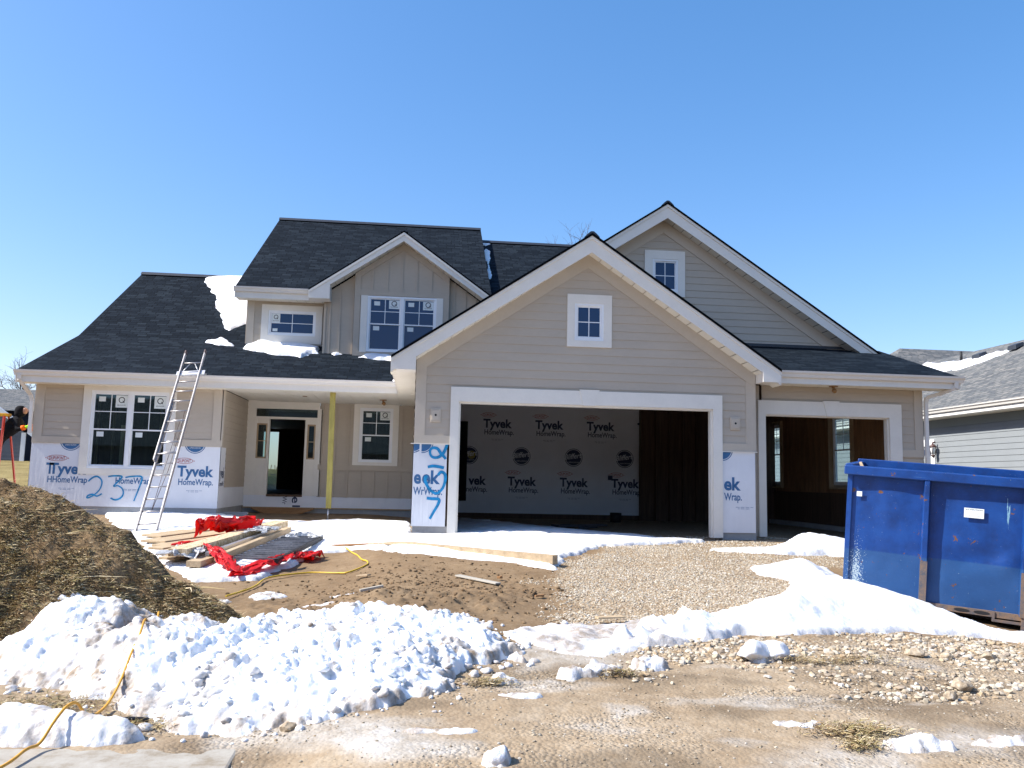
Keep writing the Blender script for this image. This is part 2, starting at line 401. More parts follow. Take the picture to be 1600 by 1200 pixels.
def clip(poly, a, b, c):                               # keep a*x+b*y<=c
    out = []
    for k in range(len(poly)):
        p, q = poly[k], poly[(k+1)%len(poly)]; dp, dq = a*p[0]+b*p[1]-c, a*q[0]+b*q[1]-c
        if dp <= 1e-9: out.append(p)
        if (dp < -1e-9 and dq > 1e-9) or (dp > 1e-9 and dq < -1e-9):
            t = dp/(dp-dq); out.append((p[0]+t*(q[0]-p[0]), p[1]+t*(q[1]-p[1])))
    return out
def area(p): return abs(sum(p[k][0]*p[(k+1)%len(p)][1]-p[(k+1)%len(p)][0]*p[k][1] for k in range(len(p))))/2 if len(p) > 2 else 0
def cut(polys, holes):
    for x0, x1, z0, z1 in holes:
        out = []
        for p in polys:
            out += [clip(p, 1, 0, x0), clip(p, -1, 0, -x1)]
            mid = clip(clip(p, -1, 0, -x0), 1, 0, x1); out += [clip(mid, 0, 1, z0), clip(mid, 0, -1, -z1)]
        polys = [q for q in out if area(q) > 1e-5]
    return polys
def lap(m, poly, holes=(), expo=.168, z0=0, off=0.):
    """lap siding on frame m: each course tilted, proud at its bottom edge"""
    zs = [p[1] for p in poly]; lo, hi = min(zs), max(zs); k = math.floor((lo-z0)/expo)
    while z0+k*expo < hi:
        a, b = z0+k*expo, z0+(k+1)*expo; band = clip(clip(poly, 0, -1, -a), 0, 1, b)
        if area(band) > 1e-5:
            for q in cut([band], holes):
                N = lambda z: off + .016 - .013*(z-a)/expo
                m.face([(x, N(z), z) for x, z in q])
                for i in range(len(q)):
                    p1, p2 = q[i], q[(i+1)%len(q)]
                    if abs(p1[1]-a) < 1e-6 and abs(p2[1]-a) < 1e-6: m.face([(p1[0], off+.016, a), (p2[0], off+.016, a), (p2[0], off+.001, a), (p1[0], off+.001, a)])
        k += 1
def flat(m, poly, holes=(), n=0.):
    for q in cut([poly], holes): m.face([(x, n, z) for x, z in q])
_ft = {}
def text_mesh(body, size, bold=0., shear=0.):
    key = (body, size, bold, shear)
    if key not in _ft:
        c = bpy.data.curves.new('t', 'FONT'); c.body = body; c.size = size; c.offset = bold; c.shear = shear; c.resolution_u = 4; c.fill_mode = 'FRONT'
        o = bpy.data.objects.new('t', c); COL.objects.link(o); bpy.context.view_layer.update()
        me = bpy.data.meshes.new_from_object(o.evaluated_get(bpy.context.evaluated_depsgraph_get())); bpy.data.objects.remove(o); _ft[key] = me
    return _ft[key]
def put_text(m, body, x, n, z, width, height, bold=0., rot=0., shear=0., fit=True):
    """text with its left baseline at (x, z) on frame m, standing n proud"""
    me = text_mesh(body, 1., bold, shear); xs = [v.co.x for v in me.vertices]; ys = [v.co.y for v in me.vertices]
    x0, x1 = min(xs), max(xs); capm = text_mesh('T', 1., bold, shear); cap = max(v.co.y for v in capm.vertices)
    sx = width/(x1-x0); sy = height/cap; c, s_ = math.cos(rot), math.sin(rot)
    i = len(m.v)
    for v in me.vertices:
        a, b = (v.co.x-x0)*sx, v.co.y*sy; m.v.append(m.P((x + a*c - b*s_, n, z + a*s_ + b*c)))
    for p in me.polygons: m.f.append(tuple(i+a for a in p.vertices)); m.uv.append(None); m.sm.append(False)
def disc(m, x, n, z, r0, r1, k=28, a0=0, a1=2*math.pi):
    for j in range(k):
        t0, t1 = a0+(a1-a0)*j/k, a0+(a1-a0)*(j+1)/k
        if r0 <= 0: m.face([(x, n, z), (x+r1*math.cos(t0), n, z+r1*math.sin(t0)), (x+r1*math.cos(t1), n, z+r1*math.sin(t1))])
        else: m.face([(x+r0*math.cos(t0), n, z+r0*math.sin(t0)), (x+r1*math.cos(t0), n, z+r1*math.sin(t0)), (x+r1*math.cos(t1), n, z+r1*math.sin(t1)), (x+r0*math.cos(t1), n, z+r0*math.sin(t1))])
def ribbon(m, pts, n, wd):
    """sprayed stroke: smooth ribbon through points (u,z)"""
    P = [Vector(p) for p in pts]; S = []
    for i in range(len(P)-1):
        p0, p1, p2, p3 = P[max(i-1,0)], P[i], P[i+1], P[min(i+2, len(P)-1)]
        for t in np.linspace(0, 1, 7, endpoint=False):
            S.append(.5*((2*p1)+(p2-p0)*t+(2*p0-5*p1+4*p2-p3)*t*t+(3*p1-p0-3*p2+p3)*t**3))
    S.append(P[-1]); prev = None
    for i, p in enumerate(S):
        d = (S[min(i+1, len(S)-1)]-S[max(i-1, 0)]); d = d.normalized() if d.length else Vector((1,0)); q = Vector((-d.y, d.x))*wd/2*(.95+.12*math.sin(i*.13))
        cur = (p+q, p-q)
        if prev: m.face([(prev[0].x, n, prev[0].y), (cur[0].x, n, cur[0].y), (cur[1].x, n, cur[1].y), (prev[1].x, n, prev[1].y)])
        prev = cur
        n += 2e-5

# ------------------------------------------------------------------ numpy noise
def ss(a, b, x): t = np.clip((x-a)/(b-a), 0, 1); return t*t*(3-2*t)
def _h(ix, iy, s):
    n = (ix.astype(np.int64)*374761393 + iy.astype(np.int64)*668265263 + s*2147483647) & 0xffffffff
    n = ((n ^ (n >> 13))*1274126177) & 0xffffffff; return ((n ^ (n >> 16)) & 0xffff)/65535.
def vnoise(x, y, s=0):
    ix, iy = np.floor(x), np.floor(y); fx, fy = x-ix, y-iy; fx = fx*fx*(3-2*fx); fy = fy*fy*(3-2*fy)
    a, b, c, d = _h(ix, iy, s), _h(ix+1, iy, s), _h(ix, iy+1, s), _h(ix+1, iy+1, s)
    return (a*(1-fx)+b*fx)*(1-fy)+(c*(1-fx)+d*fx)*fy
def fbm(x, y, s=0, o=4, g=.5):
    r = 0; a = 1; t = 0
    for k in range(o): r = r+a*vnoise(x*2**k+17.3*k, y*2**k+5.1*k, s+k); t += a; a *= g
    return r/t
def worley(x, y, s=0):
    ix, iy = np.floor(x), np.floor(y); best = np.full(x.shape, 9.)
    for dx in (-1,0,1):
        for dy in (-1,0,1):
            cx, cy = ix+dx, iy+dy; px, py = cx+_h(cx, cy, s), cy+_h(cx, cy, s+31); best = np.minimum(best, (px-x)**2+(py-y)**2)
    return np.sqrt(best)
def sdist(poly, x, y):                                 # >0 inside
    P = np.array(poly); d = np.full(x.shape, 1e9); ins = np.zeros(x.shape, bool)
    for k in range(len(P)):
        a, b = P[k], P[(k+1)%len(P)]; e = b-a; L = e@e
        t = np.clip(((x-a[0])*e[0]+(y-a[1])*e[1])/L, 0, 1); d = np.minimum(d, (x-a[0]-t*e[0])**2+(y-a[1]-t*e[1])**2)
        c = ((a[1] > y) != (b[1] > y)); 
        with np.errstate(divide='ignore', invalid='ignore'): xi = (b[0]-a[0])*(y-a[1])/(b[1]-a[1])+a[0]
        ins ^= c & (x < xi)
    d = np.sqrt(d); return np.where(ins, d, -d)
def base(x, y):
    L = np.where(y < 4.6, .03-.055*(4.6-y), .03); Rr = np.where(y < 0, -.04+.055*y, -.04)
    Rr = Rr-.08*np.clip(x-4, 0, 4)*ss(0, -6, y); wt = ss(-1.6, -.1, x); z = np.maximum(L*(1-wt)+Rr*wt, -.76)
    return z+np.clip(y-6, 0, 25)*.06*(1-ss(-11, -9.3, x))
def bz(x, y): return float(base(np.array([float(x)]), np.array([float(y)]))[0])
# ------------------------------------------------------------------ outlines on the ground, metres
SNOW_BACK = [(-8.73, 5.69), (-8.09, 6.0), (-5.42, 0.49), (-3.8, -2.85), (-3.1, -4.09), (-2.25, -4.04), (-1.97, -2.72), (-1.71, -1.22), (-1.07, -1.06), (-0.16, -2.53), (0.45, -2.76), (1.39, -3.47), (2.01, -3.97), (2.34, -2.74), (3.13, -1.45), (4.42, -0.78), (5.54, -0.37), (4.61, -0.1), (3.84, 1.61), (3.03, 2.56), (1.85, 5.62), (0.94, 6.71), (0.58, -0.09), (-0.2, -0.17), (-0.29, 4.23), (-1.47, 4.18), (-2.57, 3.56), (-3.9, 3.77), (-4.84, 5.07), (-7.95, 6.06)]
DRIFT_A = [(5.13, -1.41), (5.87, -1.77), (6.44, -1.8), (7.21, -1.68), (7.73, -1.83), (8.2, -0.95), (8.01, -0.83), (7.34, -1.04), (6.88, -1.09), (6.04, -1.34)]
DRIFT_B = [(5.19, -3.23), (6.09, -2.82), (6.57, -2.96), (6.49, -3.68), (6.22, -4.63), (6.5, -5.59), (6.57, -6.41), (6.7, -6.92), (7.07, -6.85), (7.56, -6.74), (7.04, -7.39), (6.7, -7.34), (6.03, -7.22), (5.18, -7.37), (3.81, -8.0), (3.16, -7.95), (2.62, -8.21), (2.15, -8.32), (1.89, -8.12), (2.49, -7.34), (3.15, -7.04), (3.88, -6.5), (4.93, -5.14), (5.43, -4.12), (5.07, -3.75)]
BAND = [(0.8, -7.82), (1.43, -7.51), (2.5, -7.27), (2.95, -7.42), (2.23, -8.24), (1.67, -8.86), (1.31, -8.64), (0.89, -8.23)]
BANK = [(-4.39, -7.15), (-3.84, -7.01), (-3.58, -6.71), (-2.8, -6.7), (-2.42, -7.05), (-2.04, -7.45), (-1.72, -7.15), (-1.24, -6.85), (-0.63, -6.95), (-0.08, -7.48), (0.56, -7.66), (0.89, -8.25), (0.86, -8.81), (0.4, -9.11), (0.2, -9.8), (-0.03, -10.04), (-0.39, -10.06), (-0.77, -10.19), (-1.06, -10.19), (-1.53, -10.03), (-1.92, -9.65), (-2.54, -9.26), (-2.99, -8.97), (-3.56, -8.79)]
BANK2 = [(-3.02, -9.88), (-2.77, -9.78), (-2.56, -9.78), (-2.28, -9.94), (-1.87, -10.13), (-1.73, -10.28), (-2.02, -10.4), (-2.79, -10.35)]
CONC = [(-2.87, -10.35), (-1.98, -10.43), (-1.62, -10.28), (-1.25, -10.4), (-1.17, -10.97), (-2.5, -11.07)]
ICE1 = [(-1.49, -10.15), (-0.85, -10.18), (-0.38, -10.23), (-0.02, -10.66), (0.41, -10.83), (0.37, -10.99), (-0.17, -11.02), (-0.67, -10.64), (-1.29, -10.45)]
ICE2 = [(0.87, -8.37), (1.56, -7.87), (2.21, -8.12), (1.68, -9.02), (1.24, -9.02), (0.89, -9.21)]
ICE3 = [(1.36, -10.04), (1.67, -10.12), (1.68, -10.26), (1.39, -10.32)]
ICE4 = [(3.19, -10.61), (3.82, -10.5), (4.3, -10.57), (3.76, -11.44), (3.35, -11.08), (3.04, -11.02)]
ICE5 = [(2.15, -11.15), (2.9, -10.73), (3.13, -11.02), (2.97, -11.41), (1.97, -11.38)]
SAND = [(-3.01, -4.42), (-2.1, -3.88), (-1.69, -1.37), (-1.06, -1.23), (0.44, -2.97), (1.95, -4.2), (1.84, -5.44), (1.85, -6.27), (1.52, -7.36), (0.68, -7.74), (-0.21, -7.32), (-1.14, -6.02), (-2.01, -5.26)]
GRAVEL = [(2.12, -3.78), (3.16, -1.61), (4.5, -0.94), (7.8, -1.24), (7.09, -2.6), (5.24, -3.32), (5.07, -5.08), (3.85, -6.57), (2.49, -7.34), (1.64, -7.44), (1.51, -6.98), (1.85, -5.87), (1.69, -4.74)]
ROCKY = [(2.42, -8.24), (3.78, -8.05), (5.16, -7.41), (6.64, -7.41), (7.2, -7.28), (5.61, -9.26), (4.32, -9.76), (3.22, -9.84), (3.19, -9.22), (2.51, -8.92), (1.88, -9.12)]
def relief(x, y):
    """small relief of the worked ground: clods, ruts, grain"""
    front = ss(1., -1., y)
    z = (fbm(x*1.3, y*1.3, 3, 4)-.5)*.05*front + (fbm(x*6, y*6, 5, 4, .6)-.5)*.022*front
    cl = np.exp(-((x+.2-.1*y)**2*.0+((y+6.4)/.9)**2))*ss(-2.6, -1.6, x)*ss(1.6, .6, x)      # churned soil edge above the snow bank
    z += cl*(.04+.13*np.clip(fbm(x*3.5, y*3.5, 9, 4, .6)-.42, 0, 1)*1.8)
    fp = np.exp(-((x-.9)/.8)**2-((y+6.)/1.)**2); z -= fp*.05*np.clip(.28-worley(x*4.5, y*4.5, 4), 0, 1)*4   # footprints
    rut = ss(-8.3, -9., y); z += rut*.018*np.sin((y+.12*x+.15*np.sin(x*.9))*7.5)*fbm(x*.7, y*2, 12, 2)      # tyre ruts
    return z
def grid_faces(nx, ny):
    i = np.arange(nx*ny).reshape(ny, nx); return np.stack([i[:-1,:-1], i[:-1,1:], i[1:,1:], i[1:,:-1]], -1).reshape(-1, 4)
def graded(lo, hi, step, far, n): 
    g = np.geomspace(step*2, far, n); return np.concatenate([(lo-g)[::-1], np.arange(lo, hi, step), hi+g])
gx = graded(-7, 9.5, .03, 900, 46); gy = graded(-13.2, 6.5, .03, 900, 46)
X, Yg = np.meshgrid(gx, gy); zz = base(X, Yg)+relief(X, Yg)*(np.abs(X) < 14)
zz -= .35*np.exp(-((X-.9)/.25)**4)*0
wob = (fbm(X*2.2, Yg*2.2, 21, 4)-.5)*.9
def mk(poly, soft, wa=1.): return ss(-soft, soft, sdist(poly, X, Yg)+wob*wa*.5)
grav = np.maximum(mk(GRAVEL, .25, 1.4), mk(ROCKY, .3, 1.2)); sand = mk(SAND, .2, 1.)
fg = ss(-8.0, -9.0, Yg)*(.25+.75*ss(.42, .6, fbm(X*.9, Yg*1.7, 33, 5, .6)))
gm = np.clip(np.maximum(grav, fg*.8)*(1-sand*.9)+.12, 0, 1); gm = np.where((Yg > -1.3) & (X > -.4), np.maximum(gm, .75), gm)
ice = np.maximum.reduce([mk(ICE1, .12, .7), mk(ICE2, .15, .8)*.8, mk(ICE3, .05, .4)*.7, mk(ICE4, .2, 1.)*.85, mk(ICE5, .15, .9)*.7])
ice = np.maximum(ice, ss(-8.2, -9, Yg)*ss(.58, .74, fbm(X*1.1, Yg*2.6, 55, 5, .55))*.6)
wet = ss(.52, .66, fbm(X*.8, Yg*1.6, 44, 4))*ss(-7., -9., Yg)*.8 + .4*np.exp(-((Yg+6.8)/1.)**2)*ss(-3, -1, X)*ss(2, 1, X)
zone = np.stack([gm, ice, np.clip(wet, 0, 1)], -1).reshape(-1, 3)
g = np_mesh('ground', np.stack([X, Yg, zz], -1).reshape(-1, 3), grid_faces(len(gx), len(gy)), 'ground', smooth=True, attrs={'zone': zone})
tag(g, kind='structure')

def snow_sheet(name, poly, step, hfun, soft=.12, wob_=.25, dirtf=None, label=None, lift=0, cat='snow', seed=1, margin=.35, wfreq=3., mat='snow'):
    P = np.array(poly); x0, y0 = P.min(0)-margin; x1, y1 = P.max(0)+margin
    xs, ys = np.arange(x0, x1, step), np.arange(y0, y1, step); x, y = np.meshgrid(xs, ys)
    s = sdist(poly, x, y)+(fbm(x*wfreq, y*wfreq, seed, 5, .6)-.5)*2*wob_; m = ss(-soft, soft, s)
    h = hfun(x, y, s, m); z = base(x, y)+relief(x, y)*.6*(y < 2)+h*m-.06*(1-m)
    F = grid_faces(len(xs), len(ys)); keep = (m.reshape(-1)[F] > .02).any(1); F = F[keep]
    d = np.clip(dirtf(x, y, s, h) if dirtf else 0*x, 0, 1)
    used = np.unique(F); mp = np.zeros(x.size, np.int32); mp[used] = np.arange(len(used))
    o = np_mesh(name, np.stack([x, y, z], -1).reshape(-1, 3)[used], mp[F], mat, smooth=True, attrs={'dirt': d.reshape(-1)[used]})
    return tag(o, label, cat, kind='stuff')
def h_back(x, y, s, m):
    h = .035+.05*ss(0, 1.2, s)+.05*fbm(x*1.1, y*1.1, 61, 3)
    pr = np.clip(.33-worley(x*2.6, y*2.6, 62), 0, 1)*ss(.45, .6, fbm(x*.6, y*.6, 63, 2)); h -= pr*.16        # footprints
    h += (fbm(x*9, y*9, 64, 3)-.5)*.02*ss(.4, .6, fbm(x*.9, y*.9, 65, 2))
    return h
snow_sheet('snow', SNOW_BACK, .035, h_back, .06, .16, lambda x, y, s, h: .22*ss(.25, 0, s)+.12*ss(.5, .7, fbm(x*2, y*2, 66, 3)), 'flat trodden snow in front of the house and garage', seed=11)
def h_da(x, y, s, m): return .05+.26*np.exp(-((x-7.2)/.55)**2-((y+1.1)/.42)**2)+.10*np.exp(-((x-7.9)/.35)**2-((y+1.)/.4)**2)+.02*fbm(x*8, y*8, 71, 3)
snow_sheet('snow', DRIFT_A, .03, h_da, .06, .08, None, 'low snow heap in front of the narrow garage bay', seed=12)
def h_db(x, y, s, m):
    h = .03+.24*ss(0, .8, s)+.03*fbm(x*1.4, y*1.4, 81, 3)+.012*fbm(x*9, y*9, 82, 3)
    lump = ss(3.9, 2.7, x)*np.clip(fbm(x*4.2, y*4.2, 83, 4)-.42, 0, 1)*.35; return h*ss(1.8, 4.2, x)*.8+h*.2+lump
snow_sheet('snow', DRIFT_B, .025, h_db, .08, .10, lambda x, y, s, h: .35*ss(.14, 0, s)+.3*ss(3.2, 2.2, x)*ss(.4, .6, fbm(x*3, y*3, 84, 3)), 'smooth snow drift curving round the blue dumpster', seed=13)
snow_sheet('snow', BAND, .02, lambda x, y, s, m: .02+.05*np.clip(fbm(x*5, y*5, 91, 4)-.4, 0, 1)*2, .1, .16, lambda x, y, s, h: .25+.6*ss(.4, .62, fbm(x*3, y*3, 92, 4)), 'thin dirty snow between the lumpy bank and the drift', seed=14)
def lumps(x, y):
    wx, wy = x+(fbm(x*2.2, y*2.2, 101, 3)-.5)*.5, y+(fbm(x*2.2, y*2.2, 102, 3)-.5)*.5
    def w(f, sd, t=.8): d = worley(wx*f, wy*f, sd); return np.clip(1-(d/t)**2, 0, 1)
    amp = .75+.25*ss(-3.0, -1.9, x); on = ss(.30, .6, fbm(x*1.1, y*1.1, 109, 3))
    r = w(2.2, 103)*.085*(.35+.65*on)+w(4.6, 112, .75)*.06*ss(.35, .6, fbm(x*1.7, y*1.7, 113, 3))+w(9, 104, .75)*.035+w(17, 105)*.020*on+(1-np.abs(2*fbm(x*7, y*7, 115, 4, .6)-1)-.6)*.075
    strat = (fbm(x*1.1+y*.5, y*5.5-x*1.2, 106, 4)-.5)*.15*ss(-1.6, -2.7, x)
    return r*amp+strat+(fbm(x*16, y*16, 107, 4, .65)-.5)*.045
def h_bank(x, y, s, m):
    prof = .03+(.20-.13*ss(-2.2, -.9, x))*ss(0, .7, s)
    crest = np.exp(-((y-(-7.2+.1*x))/.45)**2)*.12*ss(-1.2, -2.4, x)
    holes = np.exp(-(((x+2.55)/.15)**2+((y+7.95)/.26)**2))*.32+np.exp(-(((x+2.95)/.25)**2+((y+9.2)/.22)**2))*.2
    rag = ss(.0, .35, s)
    h = prof*(.6+.8*fbm(x*1.2, y*1.2, 110, 3))+lumps(x, y)*(.35+.65*rag)+crest*ss(.2, .8, s)
    return h-holes
def d_bank(x, y, s, h):
    n = fbm(x*2.6, y*2.6, 121, 5, .6); n2 = fbm(x*9, y*9, 122, 3)
    d = .8*ss(.54, .68, n*.7+n2*.3)+.9*ss(.30, .0, s)*ss(.40, .58, n2)
    d += np.exp(-(((x+2.5)/.35)**2+((y+7.85)/.4)**2))*1.1
    return d
BK = snow_sheet('snow', BANK, .014, h_bank, .07, .2, d_bank, 'lumpy ploughed snow bank in front of the soil mound', seed=15, margin=.45, mat='snow_old')
B2 = snow_sheet('snow', BANK2, .014, lambda x, y, s, m: .03+.10*ss(0, .2, s)+lumps(x+3, y)*.5, .05, .10, lambda x, y, s, h: .25+.5*ss(.45, .65, fbm(x*6, y*6, 131, 4)), 'small broken snow ridge beside the concrete gutter', seed=16, mat='snow_old')
def bank_z(x, y):
    s = sdist(BANK, x, y)+(fbm(x*3., y*3., 15, 5, .6)-.5)*2*.2; m_ = ss(-.07, .07, s); return base(x, y)+relief(x, y)*.6+h_bank(x, y, s, m_)*m_-.06*(1-m_), s
def surf(x, y, o=.01):
    a, b = np.array([float(x)]), np.array([float(y)]); z, _ = bank_z(a, b)
    q = float(mound_z(a, b)[0]) if x < -1.5 and float(mound_h(a, b)[0]) > 0 else -9
    if not _b2: v_ = np.empty(len(B2.data.vertices)*3, np.float32); B2.data.vertices.foreach_get('co', v_); _b2.append(v_.reshape(-1, 3))
    d_ = (_b2[0][:, 0]-x)**2+(_b2[0][:, 1]-y)**2; z2 = _b2[0][d_ < .0025, 2]; z2 = float(z2.max()) if len(z2) else -9
    return (x, y, .018+max(z2, float(z[0]), bz(x, y)+.02, q)+o)
import bmesh
_b2 = []
_b = bmesh.new(); bmesh.ops.create_icosphere(_b, subdivisions=3, radius=1); S3V = np.array([v.co[:] for v in _b.verts]); S3F = np.array([[v.index for v in f.verts] for f in _b.faces]); _b.free()
_b = bmesh.new(); bmesh.ops.create_icosphere(_b, subdivisions=2, radius=1); S2V = np.array([v.co[:] for v in _b.verts]); S2F = np.array([[v.index for v in f.verts] for f in _b.faces]); _b.free()
def clods(n, SV, SF, sampler, size, label, sink, dirt, zf):
    x, y = sampler(n); n = len(x); r = size(x, y, n); z = zf(x, y); R1 = np.ones((n, len(SV)))
    for f_, a_ in ((1.6, .24), (3.1, .15), (6., .07), (11., .035)):
        kk = rng.normal(0, f_, (n, 3)); R1 += a_*np.sin(np.einsum('ij,kj->ki', SV, kk)+rng.uniform(0, 6.28, (n, 1)))
    V = SV[None]*R1[..., None]*(r[:, None, None]*rng.uniform([.8,.8,.55], [1.3,1.3,.95], (n, 3))[:, None, :])
    V += np.stack([x, y, z+r*sink], -1)[:, None]
    F = (np.arange(n)[:, None, None]*len(SV)+SF[None]).reshape(-1, 3); dd = np.repeat(dirt(x, y, n), len(SV))
    return tag(np_mesh('snow_clods', V.reshape(-1, 3), F, 'snow_old', smooth=True, attrs={'dirt': dd}), label, 'snow', kind='stuff')
def bank_s(n):
    P = np.array(BANK); x = rng.uniform(-3.9, .95, n*4); y = rng.uniform(-10.4, -6.8, n*4); _, s = bank_z(x, y)
    w_ = ss(.0, .12, s)*(.18+.82*ss(-2.4, -1.7, x))*(.25+.75*ss(.36, .58, fbm(x*1.5, y*1.5, 140, 3))); k = rng.uniform(0, 1, len(x)) < w_; return x[k][:n], y[k][:n]
dirtc = lambda x, y, n: np.clip(ss(.80, 1., rng.uniform(0, 1, n))*.7+.5*ss(.55, .7, fbm(x*2.6, y*2.6, 121, 5, .6)), 0, 1)
clods(24, S3V, S3F, bank_s, lambda x, y, n: .05+.06*rng.uniform(0, 1, n)**2.2, 'big rounded snow clods half sunk in the snow bank', -.30, dirtc, lambda x, y: bank_z(x, y)[0])
clods(600, S2V, S2F, bank_s, lambda x, y, n: .012+.035*rng.uniform(0, 1, n)**2.5, 'small snow clods and crumbs scattered over the snow bank', -.25, dirtc, lambda x, y: bank_z(x, y)[0])
def edge_s(n):
    x = rng.uniform(-3.2, 2.9, n*8); y = rng.uniform(-10.6, -7.3, n*8); s1 = sdist(BANK, x, y); s2 = sdist(BAND, x, y); s3 = sdist(BANK2, x, y)
    w_ = np.maximum.reduce([ss(-.35, -.02, s1)*ss(.15, .0, s1), ss(-.2, .1, s2)*.5, ss(-.15, .05, s3)*.8]); k = (rng.uniform(0, 1, len(x)) < w_*.6) & ((y < -8.2) | (x > -.3)); return x[k][:n], y[k][:n]
clods(330, S2V, S2F, edge_s, lambda x, y, n: .008+.034*rng.uniform(0, 1, n)**3, 'crumbs of dirty snow along the foot of the snow bank', .3, lambda x, y, n: rng.uniform(0, .8, n), lambda x, y: np.maximum(bank_z(x, y)[0], base(x, y)+relief(x, y)))
# little crusts and remnants
for (cx, cy, r1, r2, hh, sd) in [(1.95,-9.12,.2,.10,.10,201),(1.53,-9.28,.17,.10,.09,202),(1.30,-9.38,.2,.09,.06,203),(.68,-9.5,.16,.08,.07,204),(3.06,-8.86,.12,.08,.10,205),(.5,-11.1,.1,.07,.08,206),(3.25,-10.95,.28,.12,.08,207),(-.95,-5.6,.25,.1,.02,208),(-1.2,-6.05,.3,.1,.03,209),(-.1,-6.3,.2,.06,.02,210),(-1.9,-5.2,.25,.3,.04,211),(-2.4,-5.6,.2,.18,.04,212),(3.9,-10.9,.3,.1,.05,213),(.2,-10.6,.3,.08,.02,214),(.75,-9.9,.22,.1,.03,215),(2.6,-10.5,.2,.07,.02,216),(.05,-9.75,.22,.1,.06,217)]:
    pl = [(cx+r1*math.cos(t), cy+r2*math.sin(t)) for t in np.linspace(0, 2*math.pi, 14, endpoint=False)]
    snow_sheet('snow', pl, .014, lambda x, y, s, m: hh*(.15+.6*ss(0, min(r1, r2), s))+np.clip(fbm(x*11, y*11, sd, 4)-.35, 0, 1)*hh*1.5*ss(0, .08, s), .05, .07, lambda x, y, s, h: .2+.7*ss(.45, .6, fbm(x*9, y*9, sd+5, 3)), 'small patch of old snow left on the bare ground', mat='snow_old', seed=sd, margin=.12, wfreq=9)

m = M(); xs = np.linspace(-9, -1.2, 40)
m.hexa([(-9,-14,-.95),(-1.0,-14,-.95),(-1.12,-10.4,-.95),(-9,-10.1,-.95),(-9,-14,-.752),(-1.0,-14,-.752),(-1.12,-10.45,-.752),(-9,-10.15,-.752)])
tag(m.build('pavement', 'curb_concrete', bevel=.02), kind='structure')

# ------------------------------------------------------------------ dirt mound with dry turf
CR = [(-9.5,-5.9,1.55),(-7.5,-6.1,1.62),(-5.22,-6.3,1.54),(-4.68,-6.3,1.48),(-4.31,-6.35,1.42),(-3.95,-6.4,1.31),(-3.56,-6.5,1.17),(-3.18,-6.6,1.02),(-2.89,-6.7,.80),(-2.67,-6.8,.62),(-2.36,-6.95,.46),(-1.95,-7.05,.30),(-1.65,-7.15,.14),(-1.35,-7.2,.0)]
CX = np.array([c[0] for c in CR]); CYv = np.array([c[1] for c in CR]); CH = np.array([c[2] for c in CR])
def mound_h(x, y):
    h = np.interp(x, CX, CH); yr = np.interp(x, CX, CYv); d = np.where(y < yr, (yr-y)*.72, (y-yr)*.8)
    q = h-np.sqrt(d*d+.02)+.1
    return q
def mound_z(x, y):
    q = mound_h(x, y); n = (fbm(x*2, y*2, 301, 4)-.5)*.16+(fbm(x*6, y*6, 302, 4, .6)-.5)*.11+(fbm(x*18, y*18, 303, 3, .6)-.5)*.04+np.clip(.6-worley(x*5, y*5, 304), 0, 1)*.05
    return base(x, y)+q+n*ss(-.1, .35, q)-.03
xs, ys = np.arange(-9.2, -1.15, .022), np.arange(-9.3, -3.6, .022); x, y = np.meshgrid(xs, ys); q = mound_h(x, y)
F = grid_faces(len(xs), len(ys)); F = F[(q.reshape(-1)[F] > -.12).any(1)]; used = np.unique(F); mp = np.zeros(x.size, np.int32); mp[used] = np.arange(len(used))
o = np_mesh('dirt_mound', np.stack([x, y, mound_z(x, y)], -1).reshape(-1, 3)[used], mp[F], 'turf_soil', smooth=True)
tag(o, 'brown mound of dug soil and dead turf', 'mound')

def blades(name, n, sampler, zf, colf, label, ln=(.03,.11), wd=(.0013,.0034), flat_=.35, mat='grass_blades', parent=None):
    x, y = sampler(n); n = len(x); z = zf(x, y); a = np.where(rng.uniform(0, 1, n) < .35, fbm(x*3.1, y*3.1, 330, 2)*14+rng.normal(0, .8, n), rng.uniform(0, 6.28, n)); L = rng.uniform(*ln, n)*rng.uniform(.5, 1, n); W = rng.uniform(*wd, n)
    e = rng.uniform(-.1, 1, n)**2*(1-flat_)*1.3; dx, dy = np.cos(a)*np.cos(e), np.sin(a)*np.cos(e); px, py = -np.sin(a)*W, np.cos(a)*W
    b = rng.uniform(-.6, .6, n); V = []
    for t, wf in ((0, 1), (.5, .9), (1, .25)):
        cx = x+dx*L*t-np.sin(a)*b*L*t*t*.5; cy = y+dy*L*t+np.cos(a)*b*L*t*t*.5; cz = z+.004+np.sin(e)*L*t+.03*np.sin(math.pi*t)*L*4*rng.uniform(.0, .6, n)-.35*L*t*t*np.sin(e)
        tw = rng.uniform(0, 1, n)
        V.append(np.stack([cx-px*wf, cy-py*wf, cz-W*wf*tw], -1)); V.append(np.stack([cx+px*wf, cy+py*wf, cz+W*wf*tw], -1))
    V = np.stack(V, 1).reshape(-1, 3); i = np.arange(n)[:, None]*6
    F = np.concatenate([i+np.array([[0,1,3,2]]), i+np.array([[2,3,5,4]])], 0)
    c = np.repeat(colf(x, y, n), 6, axis=0)
    o = np_mesh(name, V, F, mat, parent, attrs={'col': c}); return tag(o, label, 'dead grass', kind='stuff')
STR = np.array([(.38,.30,.17),(.29,.225,.11),(.23,.19,.08),(.46,.38,.24),(.20,.14,.07),(.13,.085,.045),(.26,.175,.09)])
